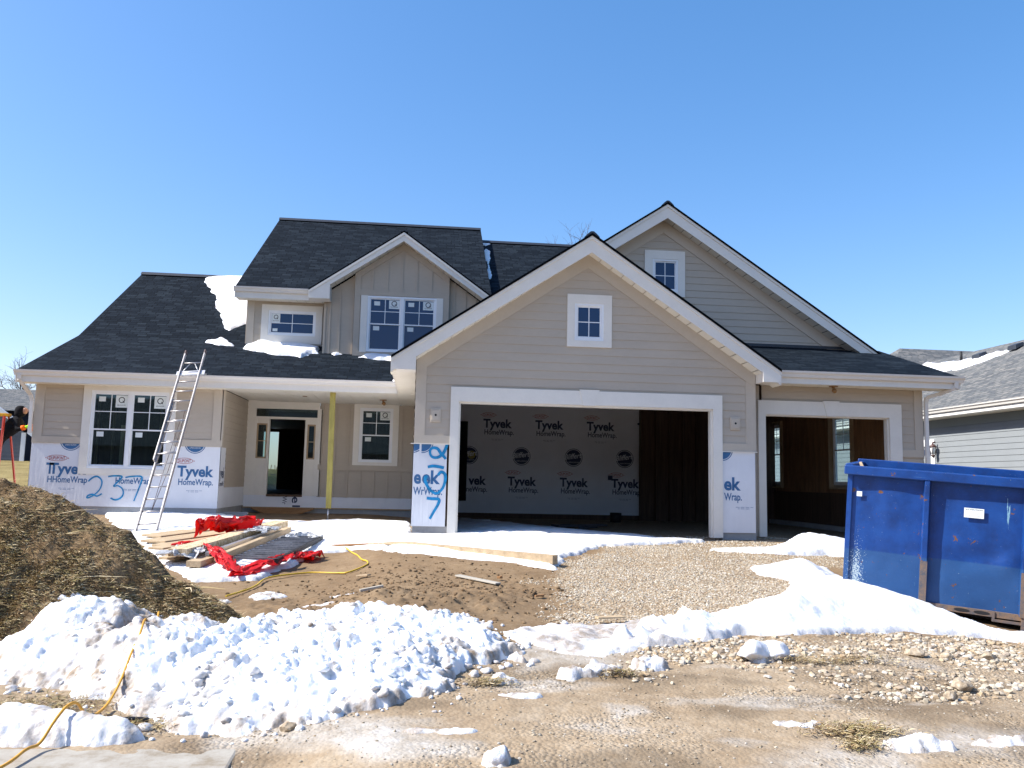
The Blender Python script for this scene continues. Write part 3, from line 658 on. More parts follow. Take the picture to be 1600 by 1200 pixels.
def mound_s(n):
    x = rng.uniform(-6.6, -1.2, n*3); y = rng.uniform(-9.2, -5.6, n*3); q = mound_h(x, y); yr = np.interp(x, CX, CYv)
    low = ss(.1, -.9, (y-yr)-.5*ss(-3.2, -2.2, x))*.92+.07; low *= .12+.88*ss(.38, .56, fbm(x*2.6, y*2.6, 311, 4)); k = (q > -.05) & (rng.uniform(0, 1, n*3) < low); return x[k][:n], y[k][:n]
def mcol(x, y, n): 
    t = fbm(x*1.6, y*1.6, 312, 3); idx = np.where(rng.uniform(0, 1, n) < t*.9, rng.integers(0, 4, n), rng.integers(2, 7, n)); return STR[idx]*rng.uniform(.9, 1.5, (n, 1))
blades('dead_grass', 80000, mound_s, mound_z, mcol, 'matted dead straw and turf lying over the mound')
blades('dead_grass', 260, mound_s, mound_z, lambda x, y, n: STR[rng.integers(0, 4, n)]*1.35, 'long pale straw stems on the mound', ln=(.25,.55), wd=(.003,.006), flat_=.75)
def tuft_s(n):
    cs = [(-2.55,-7.95,.22,.3,.25),(2.98,-10.65,.30,.09,.2),(2.85,-10.95,.12,.1,.1),(-2.75,-9.55,.5,.25,.3),(-2.1,-9.95,.45,.12,.15),(-1.9,-7.1,.35,.3,.3),(3.9,-8.9,.4,.06,.07),(3.4,-8.95,.3,.06,.05),(1.65,-9.4,.14,.05,.06),(.55,-9.55,.18,.06,.06)]
    X_, Y_ = [], []
    for cx, cy, a, b, wgt in cs: k = int(n*wgt); X_.append(rng.normal(cx, a*.55, k)); Y_.append(rng.normal(cy, b*.55, k))
    return np.concatenate(X_), np.concatenate(Y_)
blades('dead_grass', 6500, tuft_s, lambda x, y: base(x, y)+relief(x, y)+rng.uniform(0, .05, len(x))+.12*np.exp(-((x+2.55)/.3)**2-((y+7.95)/.35)**2), mcol, 'scraps of torn dead turf on the bare ground', ln=(.03,.09))

# ------------------------------------------------------------------ stones
_t = (1+5**.5)/2
ICO_V = np.array([(-1,_t,0),(1,_t,0),(-1,-_t,0),(1,-_t,0),(0,-1,_t),(0,1,_t),(0,-1,-_t),(0,1,-_t),(_t,0,-1),(_t,0,1),(-_t,0,-1),(-_t,0,1)], float)/1.902
ICO_F = np.array([(0,11,5),(0,5,1),(0,1,7),(0,7,10),(0,10,11),(1,5,9),(5,11,4),(11,10,2),(10,7,6),(7,1,8),(3,9,4),(3,4,2),(3,2,6),(3,6,8),(3,8,9),(4,9,5),(2,4,11),(6,2,10),(8,6,7),(9,8,1)])
def stones(name, x, y, size, label, pal, sink=.35, squash=.6):
    n = len(x); z = base(x, y)+relief(x, y); a = rng.uniform(0, 2*np.pi, n)
    V = ICO_V[None]*rng.uniform(.72, 1.25, (n, 12, 1)); V = V*(size[:, None, None]*rng.uniform([.7,.7,squash*.7], [1.25,1.25,squash*1.3], (n, 3))[:, None, :])
    c, s = np.cos(a)[:, None], np.sin(a)[:, None]; vx, vy, vz = V[..., 0]*c-V[..., 1]*s, V[..., 0]*s+V[..., 1]*c, V[..., 2]
    V = np.stack([vx+x[:, None], vy+y[:, None], vz+(z+size*squash*(1-2*sink))[:, None]], -1).reshape(-1, 3)
    F = (np.arange(n)[:, None, None]*12+ICO_F[None]).reshape(-1, 3)
    col = np.repeat(pal[rng.integers(0, len(pal), n)]*rng.uniform(.8, 1.15, (n, 1)), 12, axis=0)
    return tag(np_mesh(name, V, F, 'stone_mix', attrs={'col': col}), label, 'gravel', kind='stuff')
PAL = np.array([(.46,.385,.28),(.52,.45,.34),(.42,.33,.22),(.58,.52,.41),(.48,.41,.31),(.38,.31,.235),(.44,.33,.21),(.60,.55,.47)])*.86
def in_poly(poly, n, dens=lambda x, y: 1., edge=.3):
    P = np.array(poly); a, b = P.min(0)-edge, P.max(0)+edge; x, y = rng.uniform(a[0], b[0], n), rng.uniform(a[1], b[1], n)
    s = sdist(poly, x, y)+(fbm(x*2.2, y*2.2, 21, 4)-.5)*.9; k = rng.uniform(0, 1, n) < ss(-edge, edge*.5, s)*dens(x, y); return x[k], y[k]
x, y = in_poly(GRAVEL, 90000, lambda x, y: .35+.65*ss(.35, .55, fbm(x*1.5, y*1.5, 401, 3))); stones('gravel', x, y, rng.uniform(.006, .017, len(x))*rng.uniform(.7, 1.2, len(x)), 'pale crushed stone spread in front of the garage', PAL)
x, y = in_poly(ROCKY, 15000, lambda x, y: .15+.85*ss(.4, .6, fbm(x*1.5, y*2.2, 402, 3))); stones('gravel', x, y, .007+.032*rng.uniform(0, 1, len(x))**2.8, 'coarse broken stone between the snow drift and the street', PAL)
x = rng.uniform(-2.9, 5.5, 26000); y = rng.uniform(-11.6, -8.3, 26000); k = rng.uniform(0, 1, len(x)) < .2+.8*ss(.42, .62, fbm(x*.9, y*1.7, 33, 5, .6)); k &= ~((x < -1.1) & (y < -10.2)); x, y = x[k], y[k]
stones('gravel', x, y, .003+.011*rng.uniform(0, 1, len(x))**4, 'fine grit and small stones on the foreground dirt', PAL*.82)
x = rng.uniform(-.3, 7.5, 12000); y = rng.uniform(-1.5, 1.2, 12000); k = rng.uniform(0, 1, len(x)) < ss(.38, .55, fbm(x*.9, y*1.7, 37, 5)); x, y = x[k], y[k]
stones('gravel', x, y, rng.uniform(.008, .022, len(x)), 'loose stone at the garage threshold', PAL)
x = rng.normal(.1, 1.1, 2600); y = rng.normal(-5.6, 1.2, 2600); k = sdist(SAND, x, y) > -.2; x, y = x[k], y[k]
stones('soil_clods', x, y, .005+.028*rng.uniform(0, 1, len(x))**4, 'crumbs and clods on the bare brown soil', np.array([(.17,.11,.06),(.22,.15,.085),(.12,.08,.045)]))
ICO2 = None
def rock(x, y, r, seed, label, grp=None, mat='stone', lift=.3, nm='stone', cat='stone'):
    u = []; n = 26; k = 40
    th = np.linspace(0, np.pi, n); ph = np.linspace(0, 2*np.pi, k, endpoint=False); T, Pp = np.meshgrid(th, ph, indexing='ij')
    d = np.stack([np.sin(T)*np.cos(Pp), np.sin(T)*np.sin(Pp), np.cos(T)], -1); rr = np.ones(T.shape)
    rg = np.random.default_rng(seed)
    for _ in range(16):
        a = rg.normal(size=3); a /= np.linalg.norm(a); rr = np.minimum(rr, rg.uniform(.62, .95)/np.maximum(d@a, .05))
    rr *= 1+.06*np.sin(7*d[..., 0]+seed)*np.cos(6*d[..., 1]); s = np.array([1, rg.uniform(.7, .9), rg.uniform(.55, .75)])
    V = (d*rr[..., None]*s*r).reshape(-1, 3); V += np.array([x, y, bz(x, y)+r*lift])
    F = []; i = np.arange(n*k).reshape(n, k); j = np.roll(i, -1, 1); F = np.stack([i[:-1], i[1:], j[1:], j[:-1]], -1).reshape(-1, 4)
    o = np_mesh(nm, V, F, mat, smooth=mat != 'stone', attrs={'dirt': np.full(len(V), .1)}); return tag(o, label, cat, grp)
for x, y, r, sd, lb in [(.16,-9.0,.085,1,'brown angular stone on the right edge of the snow bank'),(.08,-9.25,.055,2,'small buff stone just below the brown angular one'),(-.06,-9.42,.06,3,'flat buff stone at the snow bank\'s lower right edge'),(-.63,-9.72,.085,4,'rounded brown stone embedded in the front of the snow bank'),(-.50,-9.78,.07,5,'grey-brown stone just right of the rounded one in the snow'),(-.84,-10.29,.06,6,'small brown stone lying below the front of the snow bank')]:
    rock(x, y, r, sd, lb, lift=.75 if sd in (4,5) else .5)
for x, y, r, sd in [(4.73,-8.47,.10,11),(5.05,-8.49,.07,12),(5.59,-8.32,.08,13),(4.45,-9.6,.09,14),(4.16,-9.89,.06,15)]:
    rock(x, y, r, sd, 'pale stone standing out of the rubble below the drift', 'larger pale stones in the rubble')
for x, y, r, sd, lb in [(2.98,-8.86,.17,21,'dirty white ice lump standing on the gravel'),(3.17,-8.83,.15,22,'flat clean snow chunk lying beside the dirty ice lump'),(1.93,-9.1,.09,23,'small peaked snow chunk on the thin dirty snow'),(1.45,-9.3,.09,24,'small dirty snow lump left of the peaked one'),(.5,-11.12,.07,25,'snow ball at the bottom edge of the view')]:
    rock(x, y, r, sd, lb, mat='snow', nm='snow_chunk', cat='snow chunk', lift=.45)
# ------------------------------------------------------------------ the house
H = thing('house', 'beige gabled house under construction with dark shingle roofs, partly clad in white printed wrap', 'house', (0,0,0))
def fr(y=0, o=None): return M((0, y, 0), (1,0,0), (0,-1,0))          # front-facing frame: u = x, n towards the street
def roofpoly(m, pts, e, s_, th=.0):
    """roof sheet; e = unit vector along the eave, s_ = unit vector up the slope; UV in metres"""
    e, s_ = Vector(e), Vector(s_).normalized(); uv = [(Vector(p).dot(e), Vector(p).dot(s_)) for p in pts]; m.face(pts, uv)
def roof(name, faces, th=.05):
    """faces: (pts, e, s); solid slab with shingled top"""
    m = M(); nrm = []
    for pts, e, s_ in faces:
        n = Vector(e).cross(Vector(s_)).normalized(); 
        if n.z < 0: n = -n
        roofpoly(m, pts, e, s_); low = [Vector(p)-Vector((0,0,th)) for p in pts]; m.face(list(reversed(low)))
        for k in range(len(pts)):
            a, b = Vector(pts[k]), Vector(pts[(k+1)%len(pts)]); z = Vector((0,0,th)); m.face([a, a-z, b-z, b], [(0,0)]*4)
    return m.build(name, 'shingles', H)
def gable_roof(name, xl, xa, xr, zl, za, zr, y0, y1, th=.05):
    return roof(name, [([(xl,y0,zl),(xa,y0,za),(xa,y1,za),(xl,y1,zl)], (0,-1,0), (xa-xl,0,za-zl)), ([(xa,y0,za),(xr,y0,zr),(xr,y1,zr),(xa,y1,za)], (0,1,0), (xa-xr,0,za-zr))], th)
# roofs
XR = -9.4
roof('roof', [([(XR,4.08,3.33),(-.66,4.08,3.33),(-.66,7.4,4.70),(XR,7.4,4.70)], (1,0,0), (0,3.32,1.37)),
              ([(XR,7.4,4.70),(-4.9,7.4,4.70),(-4.9,12,7.54),(XR,12,7.54)], (1,0,0), (0,4.6,2.84)),
              ([(XR,12,7.54),(-4.9,12,7.54),(-4.9,19.6,3.3),(XR,19.6,3.3)], (-1,0,0), (0,-7.6,4.24))])
roof('roof', [([(-5.2,6.68,6.08),(1.77,6.68,6.08),(1.77,12.7,9.84),(-5.2,12.7,9.84)], (1,0,0), (0,6.02,3.76)),
              ([(-5.2,12.7,9.84),(1.77,12.7,9.84),(1.77,18.7,6.08),(-5.2,18.7,6.08)], (-1,0,0), (0,-6,3.76))])
roof('roof', [([(1.4,4.3,4.25),(7.9,4.3,4.25),(7.9,12.55,9.36),(1.4,12.55,9.36)], (1,0,0), (0,8.25,5.11)),
              ([(1.4,12.55,9.36),(7.9,12.55,9.36),(7.9,19.6,4.99),(1.4,19.6,4.99)], (-1,0,0), (0,-7.05,4.37))])
gable_roof('roof', -.66, 3.17, 7.0, 3.33, 5.90, 3.33, -.44, 6.2)
gable_roof('roof', 1.55, 5.64, 10.95, 5.03, 7.75, 4.24, 2.76, 12.)
roof('roof', [([(6.7,.06,3.37),(11.12,.06,3.37),(11.12,3.25,4.42),(6.7,3.25,4.42)], (1,0,0), (0,3.19,1.05))])
gable_roof('roof', -3.15, -.7, 1.72, 5.97, 7.67, 5.97, 5.98, 9.3)
m = M()                                                             # ridge caps
def cap(m, a, b, r=.13, h=.045):
    a, b = Vector(a), Vector(b); d = (b-a).normalized(); s_ = d.cross(Vector((0,0,1))).normalized(); k = 5
    for i in range(k):
        t0, t1 = -1+2*i/k, -1+2*(i+1)/k; P_ = lambda t, o: o + s_*r*t + Vector((0,0,h*(1-t*t)-abs(t)*r*.62+.045))
        m.face([P_(t0, a), P_(t1, a), P_(t1, b), P_(t0, b)], [(0,0),(0,.1),(3,.1),(3,0)]); m.face([P_(t1, a), P_(t0, a), a+Vector((0,0,-.03))], [(0,0)]*3)
cap(m, (XR,12,7.54), (-4.9,12,7.54)); cap(m, (-5.2,12.7,9.84), (1.77,12.7,9.84)); cap(m, (1.78,12.55,9.36), (7.9,12.55,9.36)); cap(m, (3.17,-.43,5.87), (3.17,3.0,5.87), .15, .04); cap(m, (5.64,2.77,7.72), (5.64,9.5,7.72), .15, .04); cap(m, (-.7,5.98,7.66), (-.7,9.,7.66), .1, .02)
m.box(6.9,10.80,3.16,3.25,4.40,4.47)
m.build('ridge_cap', 'roof_vent', H)

# walls ------------------------------------------------------------------
GR = 2.57/3.83                                                       # garage gable slope
m = fr(0)                                                            # front garage gable
lap(m, [(-.18,1.86),(6.62,1.86),(6.62,3.62),(3.17,5.82),(-.18,3.6)], [(.50,5.92,0,2.81),(2.76,3.66,3.69,4.75)])
m.build('siding', 'siding', H)
m = fr(0)
for a, b in ((-.18, .02), (6.42, 6.62)): m.box(a, b, -.02, .024, 1.86, 3.45 if a < 0 else 3.4)
m.box(-.18, .50, -.02, .034, 1.70, 1.86); m.box(5.92, 6.62, -.02, .034, 1.70, 1.86)
for sgn, xe in ((-1, -.18), (1, 6.62)):                              # frieze boards under the rake
    x1 = 3.17; top = lambda x: 5.60-GR*abs(x-3.17); m.prism([(x1, top(x1)), (xe, top(xe)), (xe, top(xe)-.30), (x1, top(x1)-.30)], -.02, .030+.002*sgn)
m.build('siding_trim', 'siding_trim', H)
def rake(name, xl, xa, xr, zl, za, zr, yf, yw, vt=.33, so=.30, ret=None, mat='trim'):
    """rake fascia boards, sloped soffit and eave returns of a front gable"""
    m = fr(yf)
    for x0, z0, q in ((xl, zl, 0), (xr, zr, .002)):
        m.prism([(xa, za-.045), (x0, z0-.045), (x0, z0-.045-vt*.80), (xa, za-.045-vt)], -.03-q, 0-q)
        m.prism([(xa, za-.047), (x0, z0-.047), (x0, z0-.115), (xa, za-.115)], -.001, .022-q)      # shingle mould
    m.build('fascia', mat, H)
    m = M()
    for x0, z0 in ((xl, zl), (xr, zr)):
        a = za-so; b = z0-so; n = int(abs(xa-x0)/.22)
        for k in range(n):                                          # grooved soffit panels
            t0, t1 = k/n, (k+.94)/n; P_ = lambda t, y, dz=0: (xa+(x0-xa)*t, y, a+(b-a)*t+dz)
            m.face([P_(t0, yf+.03), P_(t1, yf+.03), P_(t1, yw), P_(t0, yw)]); m.face([P_(t1, yf+.03, .012), P_((k+1)/n, yf+.03, .012), P_((k+1)/n, yw, .012), P_(t1, yw, .012)])
    m.build('soffit', 'soffit', H)
    if ret:
        for x0, x1, z0, z1, zt in ret:
            m = fr(yf); m.prism([(x0, z0), (x1, z0), (x1, z1 if x1 > x0 else z1), (x0, zt)], -(yw-yf), .006); m.build('eave_return', mat, H)
rake('r', -.66, 3.17, 7.0, 3.33, 5.90, 3.33, -.40, 0., .34, .33, [(-.66,-.19,3.07,3.52,3.24),(7.0,6.63,3.07,3.46,3.24)])
# side eaves of the garage gable, running back
m = M(); m.box(-.655,-.63,-.37,4.02,3.07,3.28); m.box(6.98,7.0,-.37,.05,3.07,3.28)
m.build('fascia', 'trim', H)
m = M()
k = 0
while k < 4.3: m.box(-.628,-.19,-.02+k*1.-.0,-.02+k+.9,3.075,3.085); k += .91
m.build('soffit', 'soffit', H)
def gutter(name, a, b, z, out=(0,-1,0), ends=True):
    """K-style gutter from a to b (x,y) with its top at z"""
    a, b = Vector((*a, 0)), Vector((*b, 0)); m = M(); o = Vector(out); prof = [(0,-.125),(.055,-.125),(.075,-.07),(.11,-.035),(.118,0),(.106,0),(.10,-.03),(.066,-.062),(.048,-.115),(.006,-.115),(0,0)]
    A = [a+o*p+Vector((0,0,z+q)) for p, q in prof]; B = [b+o*p+Vector((0,0,z+q)) for p, q in prof]
    for k in range(len(prof)): j = (k+1)%len(prof); m.face([A[k], B[k], B[j], A[j]])
    for E_ in (A, B): m.face([E_[0]]+E_[1:5]); 
    return m.build(name, 'gutter', H)
g1 = gutter('gutter', (-9.42,4.10), (-.70,4.10), 3.335)
g2 = gutter('gutter', (7.02,.08), (11.14,.08), 3.372)
g3 = gutter('gutter', (-5.22,6.72), (-3.2,6.72), 6.09)
m = M(); m.box(-9.4,-.66,4.10,4.125,3.06,3.28); m.box(7.0,11.1,.08,.105,3.12,3.33); m.box(-5.2,-3.1,6.72,6.745,5.80,6.03); m.box(-9.4,-9.375,4.13,4.6,3.06,3.28); m.box(11.08,11.1,.11,.6,3.12,3.33)
m.build('fascia', 'trim', H)
m = M(); x = -9.37
while x < -.67: m.box(x, min(x+.29,-.665), 4.125, 7.5 if x > -4.83 else 4.6, 3.065, 3.075); x += .30   # porch ceiling and wing soffit
x = 6.98
while x < 11.05: m.box(x, min(x+.29,11.075), .105, .6, 3.125, 3.135); x += .30
x = -5.19
while x < -2.8: m.box(x, min(x+.22,-2.6), 6.745, 7.2, 5.82, 5.83); x += .23
m.box(-9.37,-.64,4.13,4.6,3.08,3.09); m.box(-4.83,-.2,4.6,7.5,3.08,3.10); m.box(6.98,11.07,.11,.6,3.14,3.15); m.box(-.64,-.2,4.0,7.5,3.065,3.072)
m.build('soffit', 'soffit', H)
# left rake edge of the wing and of the upper storey
m = M()
for x0, pts in ((XR, [(4.08,3.33),(7.4,4.70),(12,7.54),(19.6,3.3)]), (-5.2, [(6.68,6.08),(12.7,9.84),(18.7,6.08)]), (1.77-.025, [(6.68,6.08),(12.7,9.84),(18.7,6.08)])):
    for (ya, za), (yb, zb) in zip(pts, pts[1:]): m.hexa([(x0,ya,za-.30),(x0+.025,ya,za-.30),(x0+.025,yb,zb-.30),(x0,yb,zb-.30),(x0,ya,za-.052),(x0+.025,ya,za-.052),(x0+.025,yb,zb-.052),(x0,yb,zb-.052)])
m.build('fascia', 'trim', H)

# wing front
WY = 4.6
m = fr(WY); lap(m, [(-9.14,1.83),(-4.83,1.83),(-4.83,3.08),(-9.14,3.08)], [(-8.05,-5.92,.97,3.2)]); m.build('siding', 'siding', H)
m = fr(WY); m.box(-9.14,-8.93,-.02,.03,1.84,3.08); m.box(-5.05,-4.83,-.02,.03,1.84,3.08); m.box(-9.14,-8.05,-.02,.036,1.68,1.84); m.box(-5.92,-4.83,-.02,.036,1.68,1.84)
m.box(-8.93,-8.05,-.02,.03,2.99,3.08); m.box(-5.92,-5.05,-.02,.03,2.99,3.08)
m.build('siding_trim', 'siding_trim', H)
m = fr(WY); m.box(-8.05,-5.92,-.02,.040,2.955,3.075); m.box(-8.05,-7.87,-.02,.036,1.10,2.955); m.box(-6.09,-5.92,-.02,.036,1.10,2.955); m.box(-8.05,-5.90,-.02,.042,.97,1.115)
m.build('window_trim', 'trim', H)
m = fr(WY); flat(m, [(-9.14,.22),(-4.83,.22),(-4.83,1.68),(-9.14,1.68)], [(-8.0,-5.97,1.05,1.8)], .01)
WO = m.build('house_wrap', 'wrap', H)
m = M(); m.box(-9.12,-4.85,4.615,4.85,-.6,.22); m.box(-9.12,-8.9,4.85,19.4,-.6,.22); m.box(-5.05,-4.85,4.85,7.5,-.6,.22); m.box(-.16,.5,.02,.25,-.3,.13); m.box(5.93,6.62,.02,.25,-.3,.11); m.box(6.4,6.62,.25,.6,-.3,.11); m.box(-4.85,-.2,7.52,7.75,-.5,.18); m.box(-.16,.05,.25,8.2,-.3,.12); m.box(10.3,10.55,.62,8.4,-.3,.08)
m.build('foundation', 'concrete', H)
# porch side wall (faces +X)
m = M((-4.83, 4.6, 0), (0,1,0), (1,0,0)); lap(m, [(.02,.72),(2.9,.72),(2.9,3.06),(.02,3.06)], [(0,.52,0,1.68)]); m.build('siding', 'siding', H)
m = M((-4.83, 4.6, 0), (0,1,0), (1,0,0)); m.box(-.03,.12,-.02,.03,1.68,3.06); m.build('siding_trim', 'siding_trim', H)
m = M((-4.83, 4.6, 0), (0,1,0), (1,0,0)); m.face([(0,.005,.22),(2.9,.005,.22),(2.9,.005,.75),(0,.005,.75)]); m.face([(0,.012,.75),(.50,.012,.75),(.50,.012,1.68),(0,.012,1.68)]); WS = m.build('house_wrap', 'wrap', H)
# porch back wall: board and batten
PY = 7.5
m = fr(PY); flat(m, [(-2.87,.48),(-.2,.48),(-.2,3.07),(-2.87,3.07)], [(-1.92,-.72,1.38,3.07)], .01)
for k in range(8):
    x = -2.80+.365*k
    if not (-1.98 < x < -.65): m.box(x-.028, x+.028, .0, .045, .48, 3.07)
    else: m.box(x-.028, x+.028, .0, .045, .48, 1.24)
m.box(-2.87,-.2,0,.055,1.22,1.37)
m.build('siding', 'siding', H)
m = fr(PY); m.box(-1.94,-.70,-.02,.045,2.97,3.09); m.box(-1.94,-1.78,-.02,.04,1.45,2.97); m.box(-.86,-.70,-.02,.04,1.45,2.97); m.box(-1.94,-.70,-.02,.048,1.37,1.46); m.build('window_trim', 'trim', H)
m = fr(PY); m.face([(-4.83,.0,.18),(-.2,.0,.18),(-.2,.0,.50),(-4.83,.0,.50)]); WP = m.build('house_wrap', 'wrap', H)
m = M(); m.box(-4.83,-.2,7.47,7.5,.15,.185); m.build('sill_plate', 'stud', H)
# upper storey
m = fr(7.2); lap(m, [(-4.93,4.62),(-2.70,4.62),(-2.70,5.85),(-4.93,5.85)], [(-4.55,-2.90,4.66,5.72)]); m.build('siding', 'siding', H)
m = fr(7.2); m.box(-4.93,-4.75,-.02,.03,4.60,5.83); m.build('siding_trim', 'siding_trim', H)
m = fr(7.2); m.box(-4.55,-2.90,-.02,.04,5.57,5.73); m.box(-4.55,-4.36,-.02,.036,4.88,5.57); m.box(-3.08,-2.90,-.02,.036,4.88,5.57); m.box(-4.55,-2.90,-.02,.042,4.66,4.88); m.build('window_trim', 'trim', H)
dz = lambda x: 7.40-.70*abs(x+.7)
m = fr(6.5); flat(m, [(-2.78,4.25),(1.40,4.25),(1.40,dz(1.4)),(-.7,dz(-.7)),(-2.78,dz(-2.78))], [], .0)
for x in (-2.76,-2.62,-2.36,-2.02,.72,1.02,1.3): m.box(x-.022, x+.022, 0, .022, 4.25, dz(x)-.0)
m.box(-2.78,-2.72,0,.02,4.25,dz(-2.78))
m.build('siding', 'siding', H)
m = fr(6.4); flat(m, [(-1.98,4.25),(.57,4.25),(.57,dz(.57)),(-.7,dz(-.7)),(-1.98,dz(-1.98))], [(-1.62,.24,4.40,5.93)], .0)
m.face([(-1.98,0,4.25),(-1.98,-.1,4.25),(-1.98,-.1,6.5),(-1.98,0,6.5)]); m.face([(.57,0,4.25),(.57,-.1,4.25),(.57,-.1,6.5),(.57,0,6.5)])
for k in range(7):
    x = -1.90+.395*k
    if x < .5: m.box(x-.022 if k else x-.08, x+.022 if k else x+.07, 0, .022, 6.09, dz(x)-.04)
m.box(-1.98,-1.82,0,.026,4.25,6.55); m.box(.41,.57,0,.026,4.25,6.5); m.box(-1.98,.57,0,.030,5.94,6.09)
m.prism([(-.7,dz(-.7)+.02),(-1.98,dz(-1.98)+.02),(-1.98,dz(-1.98)-.16),(-.7,dz(-.7)-.16)], 0, .028); m.prism([(-.7,dz(-.7)+.02),(.57,dz(.57)+.02),(.57,dz(.57)-.16),(-.7,dz(-.7)-.16)], 0, .030)
m.box(-1.82,-1.62,0,.02,4.25,4.40); m.box(-1.82,.41,0,.024,4.27,4.39)
m.build('siding', 'siding', H)
m = fr(6.4); m.box(-1.80,-1.62,0,.034,4.38,5.935); m.box(.235,.41,0,.034,4.38,5.935); m.build('window_trim', 'trim', H)
rake('r', -3.15, -.7, 1.72, 5.97, 7.67, 5.97, 6.0, 6.45, .24, .24, [(-3.15,-2.60,5.72,6.14,5.90)])
# big rear gable over the garage
bgz = lambda x: (7.43-.664*(5.64-x)) if x < 5.64 else 7.43-.661*(x-5.64)
m = fr(3.2); lap(m, [(2.0,4.2),(10.53,4.2),(10.53,bgz(10.53)),(5.64,bgz(5.64)),(2.0,bgz(2.0))], [(5.18,6.18,5.53,6.66)]); m.build('siding', 'siding', H)
m = fr(3.2)
for xe, q in ((2.0,0),(10.5,.002)): m.prism([(5.64,bgz(5.64)),(xe,bgz(xe)),(xe,bgz(xe)-.32),(5.64,bgz(5.64)-.32)], -.02, .028+q)
m.build('siding_trim', 'siding_trim', H)
rake('r', 1.55, 5.64, 10.95, 5.03, 7.75, 4.24, 2.80, 3.2, .34, .33)
# narrow bay wall and right corner
m = fr(.6); lap(m, [(6.62,0),(10.55,0),(10.55,3.12),(6.62,3.12)], [(6.7,10.06,0,2.81),(6.6,7.0,0,3.2)]); m.face([(6.62,.0,0),(6.95,.0,0),(6.95,0.,3.12),(6.62,0.,3.12)]); m.build('siding', 'siding', H)
m = fr(.6); m.box(10.36,10.55,-.02,.03,1.85,3.12); m.box(10.06,10.55,-.02,.034,1.70,1.86); m.build('siding_trim', 'siding_trim', H)
m = M((10.55, .6, 0), (0,1,0), (1,0,0)); lap(m, [(0,0),(18.8,0),(18.8,3.3),(8,5.9),(2.6,4.1),(0,3.2)], [(2.9,3.85,1.10,2.86),(7.0,7.8,1.10,2.86)]); m.build('siding', 'siding', H)
m = M((-9.14, 4.6, 0), (0,1,0), (-1,0,0)); lap(m, [(0,1.68),(14.8,1.68),(14.8,3.2),(7.4,7.3),(2.8,4.5),(0,3.1)]); m.build('siding', 'siding', H)
m = M((-9.14, 4.6, 0), (0,1,0), (-1,0,0)); m.face([(0,.01,.2),(14.8,.01,.2),(14.8,.01,1.68),(0,.01,1.68)]); m.build('house_wrap', 'wrap', H)
m = M((-4.93, 7.2, 0), (0,1,0), (-1,0,0)); lap(m, [(0,4.4),(11,4.4),(11,6.0),(5.5,9.4),(0,5.9)]); m.box(0,.18,0,.03,4.4,5.83); m.build('siding', 'siding', H)
m = M((1.5, 6.5, 0), (0,1,0), (1,0,0)); lap(m, [(0,4.4),(12,4.4),(12,6.0),(6,9.5),(0,5.9)]); m.build('siding', 'siding', H)
m = M((-.18, 0, 0), (0,1,0), (-1,0,0)); lap(m, [(0,1.8),(7.6,1.8),(7.6,3.4),(0,3.4)]); m.build('siding', 'siding', H)
m = M((-.18, 0, 0), (0,1,0), (-1,0,0)); m.face([(0,.01,.12),(7.6,.01,.12),(7.6,.01,1.8),(0,.01,1.8)]); m.build('house_wrap', 'wrap', H)
# piers
m = fr(0); m.face([(-.18,.012,.13),(.46,.012,.13),(.46,.012,1.69),(-.18,.012,1.69)]); WL = m.build('house_wrap', 'wrap', H)
m = fr(0); m.face([(5.93,.012,.10),(6.60,.012,.10),(6.60,.012,1.69),(5.93,.012,1.69)]); m.face([(6.60,.012,.10),(6.66,-.2,.10),(6.66,-.2,1.69),(6.60,.012,1.69)]); WRt = m.build('house_wrap', 'wrap', H)
m = fr(0); m.box(-.24,.5,-.02,.05,1.688,1.702); m.box(5.92,6.64,-.02,.05,1.688,1.702); m.build('flashing', 'trim', H)
# garage door trims
m = fr(0); m.box(.50,5.92,-.04,.050,2.53,2.81); m.box(.50,.66,-.12,.046,.0,2.53); m.box(5.73,5.92,-.12,.046,.0,2.53); m.box(.66,.70,-.14,-.01,.0,2.50); m.box(5.69,5.73,-.14,-.01,0,2.50); m.box(.66,5.73,-.14,-.01,2.495,2.53)
m.prism([(3.10,2.52),(3.34,2.52),(3.42,2.835),(3.02,2.835)], 0, .066)
m.build('door_trim', 'trim', H)
m = fr(.6); m.box(6.91,10.06,-.04,.050,2.52,2.81); m.box(6.91,7.07,-.12,.046,.0,2.52); m.box(9.79,10.06,-.12,.046,.0,2.52); m.box(7.07,9.79,-.14,-.01,2.49,2.52); m.box(9.76,9.79,-.14,-.01,0,2.49)
m.prism([(8.40,2.51),(8.60,2.51),(8.68,2.835),(8.32,2.835)], 0, .066)
m.build('door_trim', 'trim', H)

